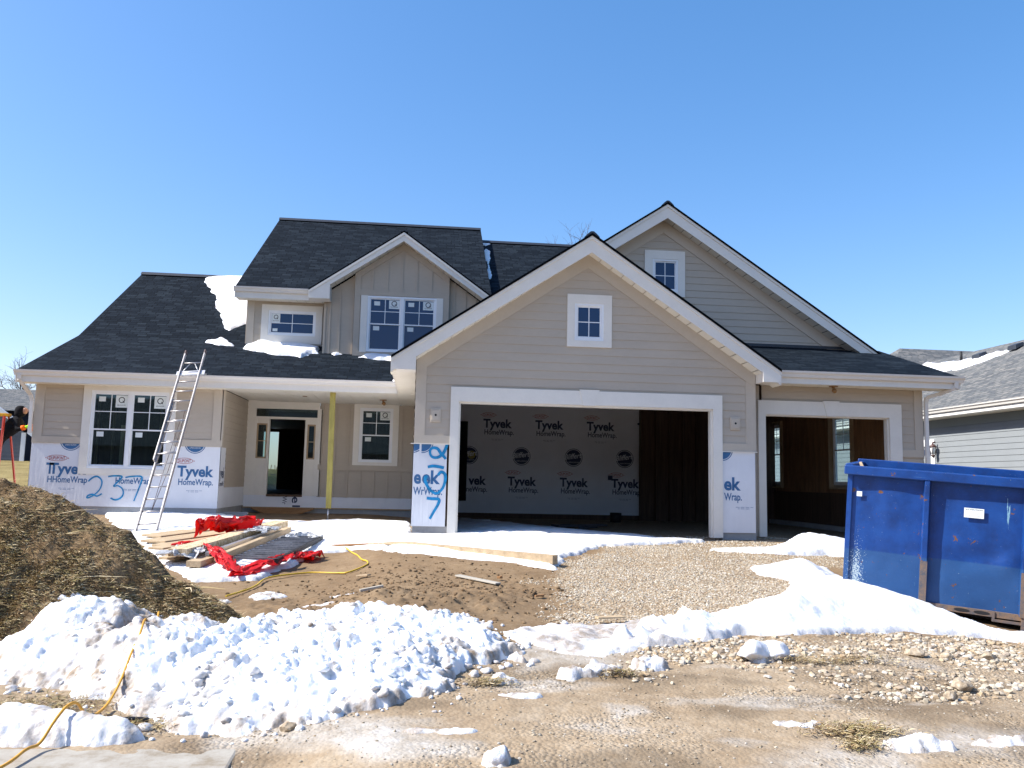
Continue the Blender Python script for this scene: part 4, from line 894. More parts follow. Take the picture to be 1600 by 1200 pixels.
# windows ----------------------------------------------------------------
def window(O, U, N, units, z0, z1, kind, stk='QQ', fw_=.055, pane='pane'):
    """white vinyl window; units = list of (x0,x1); kind dh = double hung, 4 = fixed with a cross"""
    def F(): return M(O, U, N)
    m = F(); xa, xb = units[0][0], units[-1][1]
    m.box(xa, xb, -.06, .022, z1-fw_, z1); m.box(xa, xb, -.06, .024, z0, z0+fw_); m.box(xa, xa+fw_, -.06, .020, z0+fw_, z1-fw_); m.box(xb-fw_, xb, -.06, .020, z0+fw_, z1-fw_)
    for (a0, a1), (b0, b1) in zip(units, units[1:]): m.box(a1-fw_*.8, b0+fw_*.8, -.06, .020, z0+fw_, z1-fw_)
    W = m.build('window', 'vinyl', H)
    for ui, (a, b) in enumerate(units):
        ia, ib = a+(fw_ if ui == 0 else fw_*.8), b-(fw_ if ui == len(units)-1 else fw_*.8); za, zb = z0+fw_, z1-fw_; zm = (za+zb)/2-.0
        sashes = [(zm-.015, zb, 0, True), (za, zm+.015, -.018, False)] if kind == 'dh' else [(za, zb, 0, True)]
        for s0, s1, n0, grid in sashes:
            m = F(); t = .032; m.box(ia, ib, n0-.035, n0-.008, s1-t, s1); m.box(ia, ib, n0-.035, n0-.006, s0, s0+t); m.box(ia, ia+t, n0-.035, n0-.010, s0+t, s1-t); m.box(ib-t, ib, n0-.035, n0-.010, s0+t, s1-t)
            if grid: xm, zc = (ia+ib)/2, (s0+s1)/2; m.box(xm-.009, xm+.009, n0-.028, n0-.016, s0+t, s1-t); m.box(ia+t, ib-t, n0-.028, n0-.018, zc-.009, zc+.009)
            S = m.build('sash', 'vinyl', W)
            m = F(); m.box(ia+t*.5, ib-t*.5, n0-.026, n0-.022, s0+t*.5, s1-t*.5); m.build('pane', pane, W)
        # stickers on the glass
        if stk:
            def label_(x0, x1, y0, y1, q, n0=-.019):
                m = F(); m.box(x0, x1, n0-.003, n0, y0, y1); L = m.build('sticker', 'paper', W)
                if q:
                    k = F(); cx, w_ = (x0+x1)/2, x1-x0; disc(k, cx, n0+.001, y0+(y1-y0)*.62, w_*.20, w_*.27, 20); k.face([(cx+w_*.05,n0+.001,y0+(y1-y0)*.55),(cx+w_*.10,n0+.001,y0+(y1-y0)*.58),(cx+w_*.27,n0+.001,y0+(y1-y0)*.38),(cx+w_*.20,n0+.001,y0+(y1-y0)*.37)])
                    put_text(k, 'QUAKER', x0+w_*.14, n0+.001, y0+(y1-y0)*.16, w_*.72, w_*.10, .0); k.build('lettering', 'ink', W)
            w_ = ib-ia
            if kind == 'dh':
                zc = (zm+zb)/2; label_(ia+w_*.62, ib-.035, zc+(zb-zc)*.22, zb-.045, True); label_(ia+w_*.14, ia+w_*.33, zb-.20, zb-.085, False); label_(ia+w_*.13, ia+w_*.33, zm-.17, zm-.055, False, -.037)
            elif stk == 'W': label_(ia+.035, ia+w_*.22, (za+zb)/2+.01, zb-.035, True); label_(ia+w_*.06, ia+w_*.17, za+.06, za+.14, False)
    return W
window((0,WY,0), (1,0,0), (0,-1,0), [(-7.88,-6.98),(-6.98,-6.08)], 1.115, 2.955, 'dh', pane='clear_pane')
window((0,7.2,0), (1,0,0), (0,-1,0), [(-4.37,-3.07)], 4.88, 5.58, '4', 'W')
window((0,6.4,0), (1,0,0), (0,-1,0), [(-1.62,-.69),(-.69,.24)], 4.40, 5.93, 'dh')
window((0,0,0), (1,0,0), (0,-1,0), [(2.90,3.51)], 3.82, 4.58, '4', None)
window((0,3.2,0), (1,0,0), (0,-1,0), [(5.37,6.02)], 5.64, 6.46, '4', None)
window((0,PY,0), (1,0,0), (0,-1,0), [(-1.78,-.86)], 1.45, 2.97, 'dh', pane='clear_pane')
window((10.55,.6,0), (0,1,0), (1,0,0), [(2.9,3.85)], 1.10, 2.86, 'dh', None, pane='clear_pane')
window((10.55,.6,0), (0,1,0), (1,0,0), [(7.0,7.8)], 1.10, 2.86, 'dh', None, pane='clear_pane')
m = fr(0); m.box(2.76,3.66,-.02,.036,4.57,4.75); m.box(2.76,2.91,-.02,.034,3.82,4.57); m.box(3.50,3.66,-.02,.034,3.82,4.57); m.box(2.76,3.66,-.02,.038,3.69,3.82); m.build('window_trim', 'trim', H)
m = fr(3.2); m.box(5.18,6.18,-.02,.036,6.45,6.66); m.box(5.18,5.38,-.02,.034,5.64,6.45); m.box(6.01,6.18,-.02,.034,5.64,6.45); m.box(5.18,6.18,-.02,.038,5.53,5.64); m.build('window_trim', 'trim', H)
m = M()                                                             # backing for the panes upstairs
for x0,x1,y,z0,z1 in ((-4.4,-3.0,7.32,4.8,5.65),(-1.7,.3,6.56,4.3,6.0),(2.8,3.6,.12,3.7,4.7),(5.3,6.1,3.32,5.5,6.6)): m.box(x0,x1,y,y+.02,z0,z1)
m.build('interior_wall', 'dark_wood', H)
# front door set
m = fr(PY); m.box(-4.83,-2.88,-.02,.05,2.90,3.08); m.box(-4.83,-4.60,-.02,.045,.50,2.90); m.box(-2.94,-2.80,-.02,.045,.50,2.90)
m.box(-4.60,-2.94,-.06,.035,2.585,2.65); m.box(-4.60,-4.565,-.06,.030,.50,2.585); m.box(-4.28,-4.22,-.10,.034,.50,2.585); m.box(-3.26,-3.20,-.10,.034,.50,2.585); m.box(-2.975,-2.94,-.06,.030,.50,2.585); m.box(-4.60,-2.94,-.06,.036,2.87,2.90)
for a, b in ((-4.565,-4.28), (-3.20,-2.975)):
    m.box(a, b, -.06, .010, .50, 1.50); m.box(a+.03, b-.03, .0, .022, .58, 1.42); m.box(a, b, -.06, .010, 2.46, 2.585)
m.build('door_frame', 'trim', H)
m = fr(PY)
for a, b in ((-4.565,-4.28), (-3.20,-2.975)): m.box(a, a+.04, -.06, .016, 1.50, 2.46); m.box(b-.04, b, -.06, .016, 1.50, 2.46); m.box(a+.04, b-.04, -.06, .014, 1.50, 1.54); m.box(a+.04, b-.04, -.06, .014, 2.42, 2.46); m.box(a+.04, b-.04, -.03, .006, 1.97, 1.99)
m.build('sidelight_frame', 'stud', H)
m = fr(PY); m.box(-4.54,-4.31,-.03,-.025,1.53,2.43); m.box(-3.17,-3.0,-.03,-.025,1.53,2.43); m.box(-4.58,-2.96,-.03,-.025,2.65,2.87); m.build('pane', 'clear_pane', H)
m = M(); m.box(-4.22,-3.26,7.46,7.62,.47,.53); m.build('threshold', 'dark_wood', H)
# entry hall seen through the door, open to the back
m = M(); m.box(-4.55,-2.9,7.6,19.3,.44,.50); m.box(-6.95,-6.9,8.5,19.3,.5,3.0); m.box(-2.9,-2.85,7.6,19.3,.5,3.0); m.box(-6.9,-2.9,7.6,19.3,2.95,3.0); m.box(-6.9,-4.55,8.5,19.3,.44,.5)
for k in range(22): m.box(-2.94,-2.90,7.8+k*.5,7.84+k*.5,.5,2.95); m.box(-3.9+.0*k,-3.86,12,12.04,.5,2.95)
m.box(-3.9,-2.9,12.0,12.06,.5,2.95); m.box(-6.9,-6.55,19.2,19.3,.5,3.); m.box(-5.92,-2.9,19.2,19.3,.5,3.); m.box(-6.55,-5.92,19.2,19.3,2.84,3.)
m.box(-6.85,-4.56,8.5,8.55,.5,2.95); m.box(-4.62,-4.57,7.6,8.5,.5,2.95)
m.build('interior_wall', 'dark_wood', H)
m = M(); m.box(-6.54,-5.93,19.22,19.225,.5,2.84); m.build('pane', 'clear_pane', H)
# room behind the wing window
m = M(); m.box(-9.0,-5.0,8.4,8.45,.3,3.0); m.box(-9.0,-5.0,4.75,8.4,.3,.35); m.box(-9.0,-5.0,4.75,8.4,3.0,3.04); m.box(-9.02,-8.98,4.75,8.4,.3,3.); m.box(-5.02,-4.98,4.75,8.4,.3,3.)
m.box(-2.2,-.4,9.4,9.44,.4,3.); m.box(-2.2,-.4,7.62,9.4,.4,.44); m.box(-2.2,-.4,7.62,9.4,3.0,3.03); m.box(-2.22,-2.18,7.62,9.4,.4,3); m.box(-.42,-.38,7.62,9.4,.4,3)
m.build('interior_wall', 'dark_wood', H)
m = M()
for x in (-8.6,-8.2,-7.8,-7.0,-6.6,-6.2,-5.8): m.box(x,x+.04,7.0,7.09,.35,3.0)
m.box(-8.8,-5.1,7.0,7.09,.35,.39); m.box(-7.5,-7.42,5.6,5.68,.35,2.2); m.beam((-7.46,5.64,.4),(-7.7,5.2,.9),.03,.05); m.build('wall_stud', 'stud', H)
# garage inside
BY = 8.2
m = M(); m.box(.05,6.36,BY,BY+.1,.10,3.3); m.build('interior_wall', 'siding', H).hide_render = False
m = fr(BY); m.face([(.05,.01,.10),(6.37,.01,.10),(6.37,.01,3.3),(.05,.01,3.3)]); WG = m.build('house_wrap', 'wrap', H)
m = M(); m.box(6.37,10.5,BY-.12,BY+.1,-.04,3.3); m.box(10.44,10.50,.62,BY-.12,.08,.9)
x = 6.40
while x < 10.4: m.box(x, x+.04, BY-.22, BY-.12, -.04, 3.28); x += .41
m.box(6.36,6.42,BY-.23,BY,-.04,3.27); m.box(-.02,.06,.2,BY,.1,3.3); m.box(-.0,6.5,.16,BY+.1,3.29,3.32); m.box(6.5,10.5,.75,BY+.1,3.29,3.32); m.box(.0,.5,.12,.16,.1,3.0); m.box(5.92,6.6,.12,.16,.1,3.0); m.box(.4,6.0,.16,.24,2.5,3.29); m.box(6.9,10.4,.76,.84,2.5,3.29)
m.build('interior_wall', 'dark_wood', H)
m = M(); m.box(.05,6.37,BY-.04,BY,-.1,.10); m.build('curb', 'dark_wood', H)
m = M((10.5,.6,0), (0,1,0), (-1,0,0)); flat(m, [(0,.08),(7.6,.08),(7.6,3.3),(0,3.3)], [(2.84,3.91,1.04,2.92),(6.94,7.86,1.04,2.92)], .0)
k = .0
while k < 7.5:
    if not (2.8 < k < 3.9 or 6.9 < k < 7.9): m.box(k, k+.012, 0, .006, .08, 3.0)
    k += .1525
m.build('interior_wall', 'brown_wood', H)
m = M((10.5,.6,0), (0,1,0), (-1,0,0))
for a, b in ((2.84,3.91),(6.94,7.86)): m.box(a-.04,a,-.05,.09,1.0,2.96); m.box(b,b+.04,-.05,.09,1.0,2.96); m.box(a,b,-.05,.09,2.92,2.96); m.box(a,b,-.05,.09,1.0,1.04)
m.build('window_frame', 'stud', H)
m = M(); m.box(.72,1.27,BY-.10,BY-.02,.44,2.72); m.build('door', 'black_cloth', H)
m = M(); m.box(5.43,5.56,BY-.06,BY-.01,1.12,1.25); m.build('outlet_box', 'ink_navy', H)

# printed wrap -----------------------------------------------------------
def print_wrap(frame, starts, parent, n=.014, round_=None):
    """starts: (x, baseline z, what); letters in groups of one colour"""
    nav, red = frame(), frame()
    blue = 'ink_navy' if parent is WG else 'ink_blue'
    for x, z, what in starts:
        if 'T' in what: put_text(nav, what['T'], x, n, z, what.get('tw', .84)*len(what['T'])/5*(1 if what['T'] == 'Tyvek' else 1.02), .25, .034)
        if 'H' in what: put_text(nav, what['H'], what.get('hx', x+.04), n, z-.205, what.get('hw', .86), .145, .016)
        if 'D' in what:
            put_text(red, what['D'], what.get('dx', x)+.0, n, z+.325, .30 if len(what['D']) == 6 else .36, .075, .01)
            cxo, wo = what.get('dx', x)+(.15 if len(what['D']) == 6 else .18), (.19 if len(what['D']) == 6 else .22)
            for j in range(24):
                t0, t1 = j*math.pi/12, (j+1)*math.pi/12; red.face([(cxo+wo*math.cos(t0), n, z+.362+.062*math.sin(t0)), (cxo+(wo+.012)*math.cos(t0), n, z+.362+.072*math.sin(t0)), (cxo+(wo+.012)*math.cos(t1), n, z+.362+.072*math.sin(t1)), (cxo+wo*math.cos(t1), n, z+.362+.062*math.sin(t1))])
            for s_ in (-.075, .375 if len(what['D']) == 6 else .435): q = what.get('dx', x)+s_; red.face([(q-.018,n,z+.362),(q,n,z+.35),(q+.018,n,z+.362),(q,n,z+.374)])
        if 'f' in what:
            for j, w_ in enumerate((.38, .26)): 
                q = x+.22+(.38-w_)/2
                for i in range(int(w_/.02)): 
                    if (i*7+j) % 5: nav.box(q+i*.02, q+i*.02+.011, n-.001, n, z-.345-j*.03, z-.333-j*.03)
    for cx, cz, r, lo, c2, *c3 in (round_ or []):
        top = 1.69 if lo else 9
        def dclip(mm, r0, r1, nn, k=36, a0=0, a1=2*math.pi):
            for j in range(k):
                t0, t1 = a0+(a1-a0)*j/k, a0+(a1-a0)*(j+1)/k
                p = [(cx+r0*math.cos(t0), cz+r0*math.sin(t0)), (cx+r1*math.cos(t0), cz+r1*math.sin(t0)), (cx+r1*math.cos(t1), cz+r1*math.sin(t1)), (cx+r0*math.cos(t1), cz+r0*math.sin(t1))]
                p = clip(p, 0, 1, top-.004); p = clip(p, -1, 0, -(c2 if c2 is not None else -99)); p = clip(p, 1, 0, c3[0] if c3 else 99)
                if area(p) > 1e-7: mm.face([(a, nn, b) for a, b in p])
        dclip(nav, .0, r*.86, n); dclip(nav, r*.93, r, n)
    nav.build('lettering', blue, parent); red.build('lettering', 'ink_red', parent)
    if round_ and parent is WG:
        wh = frame()
        for cx, cz, r, lo, c2 in round_:
            put_text(wh, 'Bliffert', cx-r*1.02, n+.004, cz-r*.26, r*2.0, r*.56, .012, rot=.14, shear=.35)
            put_text(wh, 'LUMBER & HARDWARE', cx-r*.62, n+.004, cz-r*.58, r*1.24, r*.13)
        wh.build('lettering', 'wrap', parent)
    elif round_:
        wh = frame()
        for cx, cz, r, lo, c2, *c3 in round_:
            if lo != 2: put_text(wh, 'LUMBER & HARDWARE', cx-r*.5, n+.004, cz-r*.52, r*1.0, r*.13)
        wh.build('lettering', 'wrap', parent)
TH = {'T': 'Tyvek', 'H': 'HomeWrap.', 'D': 'DUPONT', 'f': 1}
fG = lambda: fr(BY)
print_wrap(fG, [(1.72,2.57,TH),(3.25,2.57,TH),(4.78,2.57,TH),(6.31,2.57,{'T':'T','tw':.9}),(2.47,.91,TH),(4.0,.91,TH),(5.53,.91,TH),(1.33,.91,{'T':'vek','H':'neWrap.','hx':1.28,'hw':.60})], WG,
           round_=[(1.33,1.75,.265,0,None),(2.86,1.75,.265,0,None),(4.40,1.75,.265,0,None),(5.93,1.75,.265,0,None)])
m = fr(BY); disc(m, 1.40, .0165, 1.76, 0, .12, 20); m.build('sticker', 'post_yellow', WG)
fW = lambda: fr(WY)
print_wrap(fW, [(-8.77,.97,{'T':'T'}),(-8.70,.97,{'T':'Tyvek','D':'DUPUPONT','dx':-8.72,'f':1}),(-8.72,.97,{'H':'HHomeWrap','hx':-8.72,'hw':.89}),(-7.23,.97,{'H':'HomeWrap','f':1,'hx':-7.19,'hw':.79}),(-5.80,.97,{'T':'Tyvek','H':'HomeWrap.','D':'DUPONT','f':1,'hx':-5.76,'hw':.80})], WO,
           round_=[(-8.26,1.76,.25,1,None),(-5.42,1.76,.25,1,None)])
m = fr(WY)
for st in ([(-7.80,.80),(-7.72,.88),(-7.62,.92),(-7.52,.86),(-7.49,.76),(-7.53,.62),(-7.63,.50),(-7.74,.43),(-7.80,.42),(-7.78,.47),(-7.68,.50),(-7.58,.46),(-7.47,.52)],
           [(-7.36,.92),(-7.24,.94),(-7.05,.93),(-7.12,.82),(-7.22,.70),(-7.12,.71),(-7.02,.64),(-6.99,.53),(-7.04,.43),(-7.16,.38),(-7.27,.42)],
           [(-6.97,.91),(-6.80,.94),(-6.60,.93),(-6.62,.75),(-6.68,.55),(-6.74,.36)]): ribbon(m, st, .018, .035)
m.build('spray_number', 'spray_blue', WO)
fP = lambda: fr(0)
print_wrap(fP, [(-.155,.94,{'T':'e','tw':.66}),(-.0,.94,{'T':'ek','tw':.84}),(-.16,.93,{'H':'WrWrap.','hx':-.16,'hw':.55})], WL, n=.016, round_=[(-.20,1.735,.22,2,-.178,-.07),(-.02,1.735,.22,2,-.03)])
m = fr(0)
for st in ([(.46,1.70),(.42,1.58),(.37,1.50),(.29,1.44),(.19,1.44),(.14,1.50),(.14,1.58),(.20,1.62),(.28,1.60),(.34,1.52),(.40,1.46),(.44,1.41)], [(.10,1.25),(.20,1.27),(.31,1.26),(.41,1.24)],
           [(.24,1.14),(.24,1.02),(.17,.98)][:0] or [(.30,1.10),(.36,1.16),(.43,1.12),(.44,1.0),(.40,.86),(.32,.77),(.24,.76),(.14,.84),(.07,.96),(.06,1.04),(.10,1.08)], [(.10,.66),(.20,.65),(.33,.64),(.32,.55),(.25,.42),(.17,.27)]): ribbon(m, st, .021, .055)
m.build('spray_number', 'spray_blue', WL)
print_wrap(fP, [(5.955,.94,{'T':'ek','tw':.84,'H':'Wrap.','hx':5.955,'hw':.36,'f':0})], WRt, n=.016, round_=[(5.92,1.73,.22,2,5.935)])
m = fr(PY); put_text(m, 'e', -3.52, .004, .47, .17, .21, .02, rot=-math.pi/2); put_text(m, 'I', -3.50, .004, .24, .05, .20, .03, rot=-math.pi/2); put_text(m, 'Wr', -3.78, .004, .48, .22, .12, .006, rot=-math.pi/2); m.build('lettering', 'ink_navy', WP)
m = M((-4.83, 4.6, 0), (0,1,0), (1,0,0)); put_text(m, 'yvek', .03, .016, .95, .42, .25, .02); put_text(m, 'omeWr', .03, .016, .75, .42, .12, .006); m.build('lettering', 'ink_navy', WS)

# fittings ---------------------------------------------------------------
def block(x, y, z, n=.04, hole=True):
    m = fr(y); m.box(x-.10, x+.10, -.01, n, z-.13, z+.13); m.box(x-.075, x+.075, n, n+.012, z-.10, z+.10); L = m.build('light_block', 'siding_trim', H, .006)
    m = fr(y); disc(m, x, n+.014, z, 0, .022, 12); m.build('cable_hole', 'ink', L)
block(.22, 0, 2.25); block(6.19, 0, 2.26)
def bulb(x, y, z):
    m = M(); m.tube([(x,y,z),(x,y,z-.02)], .09, 14); m.tube([(x,y,z-.02),(x,y,z-.05)], .03, 8); L = m.build('porch_light', 'brass', H)
    m = M(); m.tube([(x,y,z-.05),(x+.01,y,z-.07),(x+.02,y,z-.10),(x+.02,y,z-.135),(x+.01,y,z-.15)], [.02,.045,.055,.04,.005], 10); m.build('bulb', 'brass', L)
bulb(-1.08, 5.9, 3.065); bulb(8.43, .3, 3.125)
m = M(); m.tube([(-3.05,5.6,3.065),(-3.05,5.6,3.055)], .06, 12); m.build('porch_light', 'brass', H)
def spout(pts, r=.035):
    m = M()
    for a, b in zip(pts, pts[1:]): m.beam(a, b, .075, .055, (0,1,.01))
    return m.build('downspout', 'gutter', H)
spout([(-9.30,4.04,3.22),(-9.30,4.06,3.12),(-9.26,4.28,2.95),(-9.22,4.50,2.80),(-9.19,4.54,2.66),(-9.19,4.55,1.9)])
spout([(10.98,.03,3.26),(10.96,.05,3.14),(10.80,.35,3.04),(10.62,.52,2.98),(10.60,.53,2.85),(10.60,.54,.3)])
# kitchen of small things on the porch
m = M()
n = 14
for k in range(n):
    a0, a1 = k/n, (k+1)/n; f_ = lambda t: (-4.55+1.65*t, 7.2-.25*math.sin(math.pi*t), .17-.19*math.sin(math.pi*t)); p, q = f_(a0), f_(a1)
    m.hexa([(p[0],p[1],p[2]-.03),(q[0],q[1],q[2]-.03),(q[0],7.45,.13),(p[0],7.45,.13),(p[0],p[1],p[2]),(q[0],q[1],q[2]),(q[0],7.45,.17),(p[0],7.45,.17)])
tag(m.build('plywood_sheet', 'plywood_edge'), 'bent brown plywood sheet sagging below the front door', 'plywood sheet')
m = M(); m.box(-4.9,-4.2,5.0,5.12,-.05,.13); tag(m.build('concrete_block', 'concrete', bevel=.01), 'short grey concrete stub beside the bent plywood', 'concrete stub')
m = M(); m.hexa([(-2.265,4.36,.28),(-2.14,4.36,.28),(-2.14,4.44,.28),(-2.265,4.44,.28),(-2.285,4.36,3.06),(-2.155,4.36,3.06),(-2.155,4.44,3.06),(-2.285,4.44,3.06)])
PO = thing('support_post', 'yellow timber post propping the porch roof on a thin steel screw', 'post', (-2.2,4.4,0)); m.build('post', 'post_yellow', PO)
m = M(); m.tube([(-2.21,4.4,-.02),(-2.21,4.4,.28)], .018, 8); m.box(-2.28,-2.14,4.34,4.46,-.03,-.015); m.build('screw_foot', 'metal_grey', PO)

# snow lying on the roofs --------------------------------------------------
def roof_snow(name, outline, plane, h, label, seed, step=.05):
    """outline in (x, y); plane(x, y) gives the roof height"""
    P = np.array(outline); xs, ys = np.arange(P[:,0].min()-.2, P[:,0].max()+.2, step), np.arange(P[:,1].min()-.2, P[:,1].max()+.2, step); x, y = np.meshgrid(xs, ys)
    s = sdist(outline, x, y)+(fbm(x*2.5, y*2.5, seed, 4)-.5)*.28; mm = ss(-.05, .10, s); z = plane(x, y)+h*mm*(.6+.8*fbm(x*2, y*2, seed+9, 3))-.06*(1-mm)
    F = grid_faces(len(xs), len(ys)); F = F[(mm.reshape(-1)[F] > .02).any(1)]; used = np.unique(F); mp = np.zeros(x.size, np.int32); mp[used] = np.arange(len(used))
    tag(np_mesh(name, np.stack([x, y, z], -1).reshape(-1, 3)[used], mp[F], 'snow', smooth=True, attrs={'dirt': np.zeros(len(used))}), label, 'snow', kind='stuff')
lowp = lambda x, y: np.where(y < 7.4, 3.33+.4127*(y-4.08), 4.70+.6174*(y-7.4))
def rs1h(x, y): return .10+.22*ss(-6.4, -4.9, x)+.30*ss(10.5, 12, y)*ss(-7.2, -5, x)
roof_snow('snow', [(-7.35,12.05),(-7.2,11.5),(-6.85,10.9),(-6.5,10.0),(-6.1,8.94),(-5.85,8.25),(-5.6,8.0),(-5.35,8.35),(-5.05,8.6),(-4.95,8.6),(-4.95,12.05)], lowp, .0, 'deep snow filling the roof corner against the upper storey', 501) if False else None
xs, ys = np.arange(-7.8, -4.9, .04), np.arange(7.6, 12.5, .04); x, y = np.meshgrid(xs, ys)
o_ = [(-7.45,12.3),(-7.3,11.5),(-6.85,10.9),(-6.5,10.0),(-6.1,8.94),(-5.85,8.25),(-5.6,8.0),(-5.35,8.35),(-5.05,8.6),(-4.7,8.6),(-4.7,12.3)]
s = sdist(o_, x, y)+(fbm(x*2.5, y*2.5, 501, 4)-.5)*.3; mm = ss(-.05, .12, s); zt = np.minimum(lowp(x, y), 7.54)+(.05+rs1h(x, y)*ss(0, 1.0, s))*mm-.06*(1-mm)
F = grid_faces(len(xs), len(ys)); F = F[(mm.reshape(-1)[F] > .02).any(1)]; used = np.unique(F); mp = np.zeros(x.size, np.int32); mp[used] = np.arange(len(used))
tag(np_mesh('snow', np.stack([x, y, zt], -1).reshape(-1, 3)[used], mp[F], 'snow', smooth=True, attrs={'dirt': np.zeros(len(used))}), 'deep snow filling the roof corner against the upper storey', 'snow', kind='stuff')
roof_snow('snow', [(-5.72,7.65),(-5.97,7.16),(-5.59,6.8),(-5.18,6.87),(-5.4,7.44)], lowp, .06, 'small snow patch at the foot of the deep roof snow', 502, .03)
roof_snow('snow', [(-4.88,6.64),(-4.64,7.19),(-3.79,7.19),(-2.8,6.95),(-2.9,6.46),(-3.27,6.02),(-3.77,6.08),(-4.31,6.32)], lowp, .12, 'ragged snow below the small upper window', 503, .03)
roof_snow('snow', [(-2.63,6.5),(-2.34,6.6),(-2.05,6.45),(-2.46,6.2)], lowp, .08, 'tiny snow cap at the foot of the panelled dormer', 504, .03)
roof_snow('snow', [(-1.95,6.15),(-1.7,6.4),(-.9,6.4),(-.75,5.9),(-1.3,6.0)], lowp, .09, 'thin snow line below the twin dormer window', 505, .03)
roof_snow('snow', [(-.95,4.44),(-.68,4.3),(-.67,3.98),(-.82,4.05)], lowp, .05, 'scrap of snow where the porch roof meets the garage eave', 506, .02)
roof_snow('snow', [(1.82,12.4),(1.82,8.9),(1.93,8.9),(2.0,10.5),(2.04,12.4)], lambda x, y: 4.25+.6194*(y-4.3), .03, 'blue-shadowed snow strip against the upper roof edge', 507, .03)

# ------------------------------------------------------------------ dumpster (local frame: x along the side, y inward, z up)
D = thing('dumpster', 'large blue steel dumpster with rust spots and scraped paint', 'dumpster')
def dm(name, m, mat='blue_paint', par=D, bevel=0): return m.build(name, mat, par, bevel)
LD, WD_, HD = 6.1, 2.3, 1.66
def sheet(axis_fn, n1, n2, amp, seed):
    u, v = np.meshgrid(np.linspace(0, 1, n1), np.linspace(0, 1, n2)); return u, v
u = np.linspace(0, 4.15, 110); v = np.linspace(0, HD-.08, 44); uu, vv = np.meshgrid(u, v)
dent = (fbm(uu*1.7, vv*1.7, 601, 3)-.5)*.05+np.exp(-((uu-1.55)/.35)**2-((vv-.62)/.12)**2)*.03-.03*np.exp(-((uu-1.9)/.2)**2-((vv-.6)/.1)**2)
edge = np.minimum.reduce([np.abs((uu-.0)), np.abs(uu-.94), np.abs(uu-2.05), np.abs(uu-3.2)]); dent *= ss(0, .25, edge)
o = np_mesh('side_panel', np.stack([uu, dent, vv], -1).reshape(-1, 3), grid_faces(len(u), len(v)), 'blue_paint', D, smooth=True)
m = M(); m.box(4.15,LD,0,.02,0,HD-.08); m.box(0,LD,WD_-.02,WD_,0,HD); m.box(0,.02,.02,WD_-.02,0,HD); m.box(LD-.02,LD,.02,WD_-.02,0,HD); m.box(0.02,LD-.02,.06,WD_-.02,.03,.05); m.box(0.03,LD,.055,.065,.03,HD-.1)
dm('hull', m)
m = M(); m.box(-.06,LD+.05,-.115,.02,HD-.12,HD); m.box(-.06,LD+.05,WD_-.05,WD_+.08,HD-.08,HD+.06); m.box(-.06,.04,.02,WD_-.05,HD-.10,HD+.02); dm('rim', m, bevel=.012)
for x in (.94, 2.05, 3.2, 4.4, 5.5):
    m = M(); m.hexa([(x-.05,-.10,-.02 if x != 2.05 else -.02),(x+.03,-.10,-.02),(x+.04,.02,-.02),(x-.06,.02,-.02),(x-.035,-.105,HD-.12),(x+.025,-.105,HD-.12),(x+.04,.02,HD-.12),(x-.05,.02,HD-.12)]); P_ = dm('post', m, bevel=.008)
    m = M(); m.box(x-.052,x+.032,-.103,-.095,-.02,.52); dm('worn_edge', m, 'steel_rust', P_)
    if x > 1: m = M(); m.box(x-.03,x+.06,-.09,.06,-.22,-.02); m.box(x-.32,x-.03,-.05,-.02,-.12,-.09); m.box(x-.34,x-.31,-.05,0,-.12,.0); dm('foot', m, 'steel_rust')
m = M(); m.box(-.02,.04,-.03,.02,.0,HD-.12); dm('post', m)
m = M(); m.box(-.02,LD,-.035,.02,-.07,.0); m.box(.3,LD,.5,.6,-.22,-.0); m.box(.3,LD,1.7,1.8,-.22,0); dm('bottom_rail', m, 'steel_rust')
for x in (1.38, 1.60): m = M(); pts = [(x+.09*math.cos(t)*1.0, -.037, -.035+.022*math.sin(t)) for t in np.linspace(0, 2*math.pi, 14, endpoint=False)]; m.face(pts); dm('slot', m, 'rubber')
m = M(); m.box(1.36,1.58,-.032,-.028,1.12,1.24); S_ = dm('sticker', m, 'paper'); m = M((0,-.033,0),(1,0,0),(0,-1,0)); put_text(m, 'ATTENTION', 1.375, .001, 1.215, .19, .014, .004)
for r_ in range(3): put_text(m, 'no hot loads or liquids', 1.39, .001, 1.185-.02*r_, .15, .006)
dm('lettering', m, 'ink', S_)
m = M(); m.box(.10,.165,-.032,-.028,1.26,1.325); dm('sticker', m, 'paper')
L_ = Vector((math.cos(R_(32)), -math.sin(R_(32)), -.073)).normalized(); W_ = Vector((math.sin(R_(32)), math.cos(R_(32)), .045)); W_ = (W_-L_*W_.dot(L_)).normalized(); U_ = L_.cross(W_)
DM = Matrix((L_, W_, U_)).transposed().to_4x4(); DM.translation = (5.62, -5.4, -.33); D.matrix_basis = DM
def inD(m, name, mat, label, cat, smooth=None): 
    o = m.build(name, mat); o.matrix_basis = DM; return tag(o, label, cat)
m = M(); m.hexa([(.14,.05,HD-.05),(.20,.04,HD-.07),(.205,.055,HD-.07),(.145,.065,HD-.05),(.10,.09,HD+.045),(.13,.09,HD+.055),(.135,.10,HD+.055),(.105,.10,HD+.045)]); inD(m, 'board_scrap', 'lumber', 'small pale board end sticking up at the dumpster\'s left corner', 'board scrap')
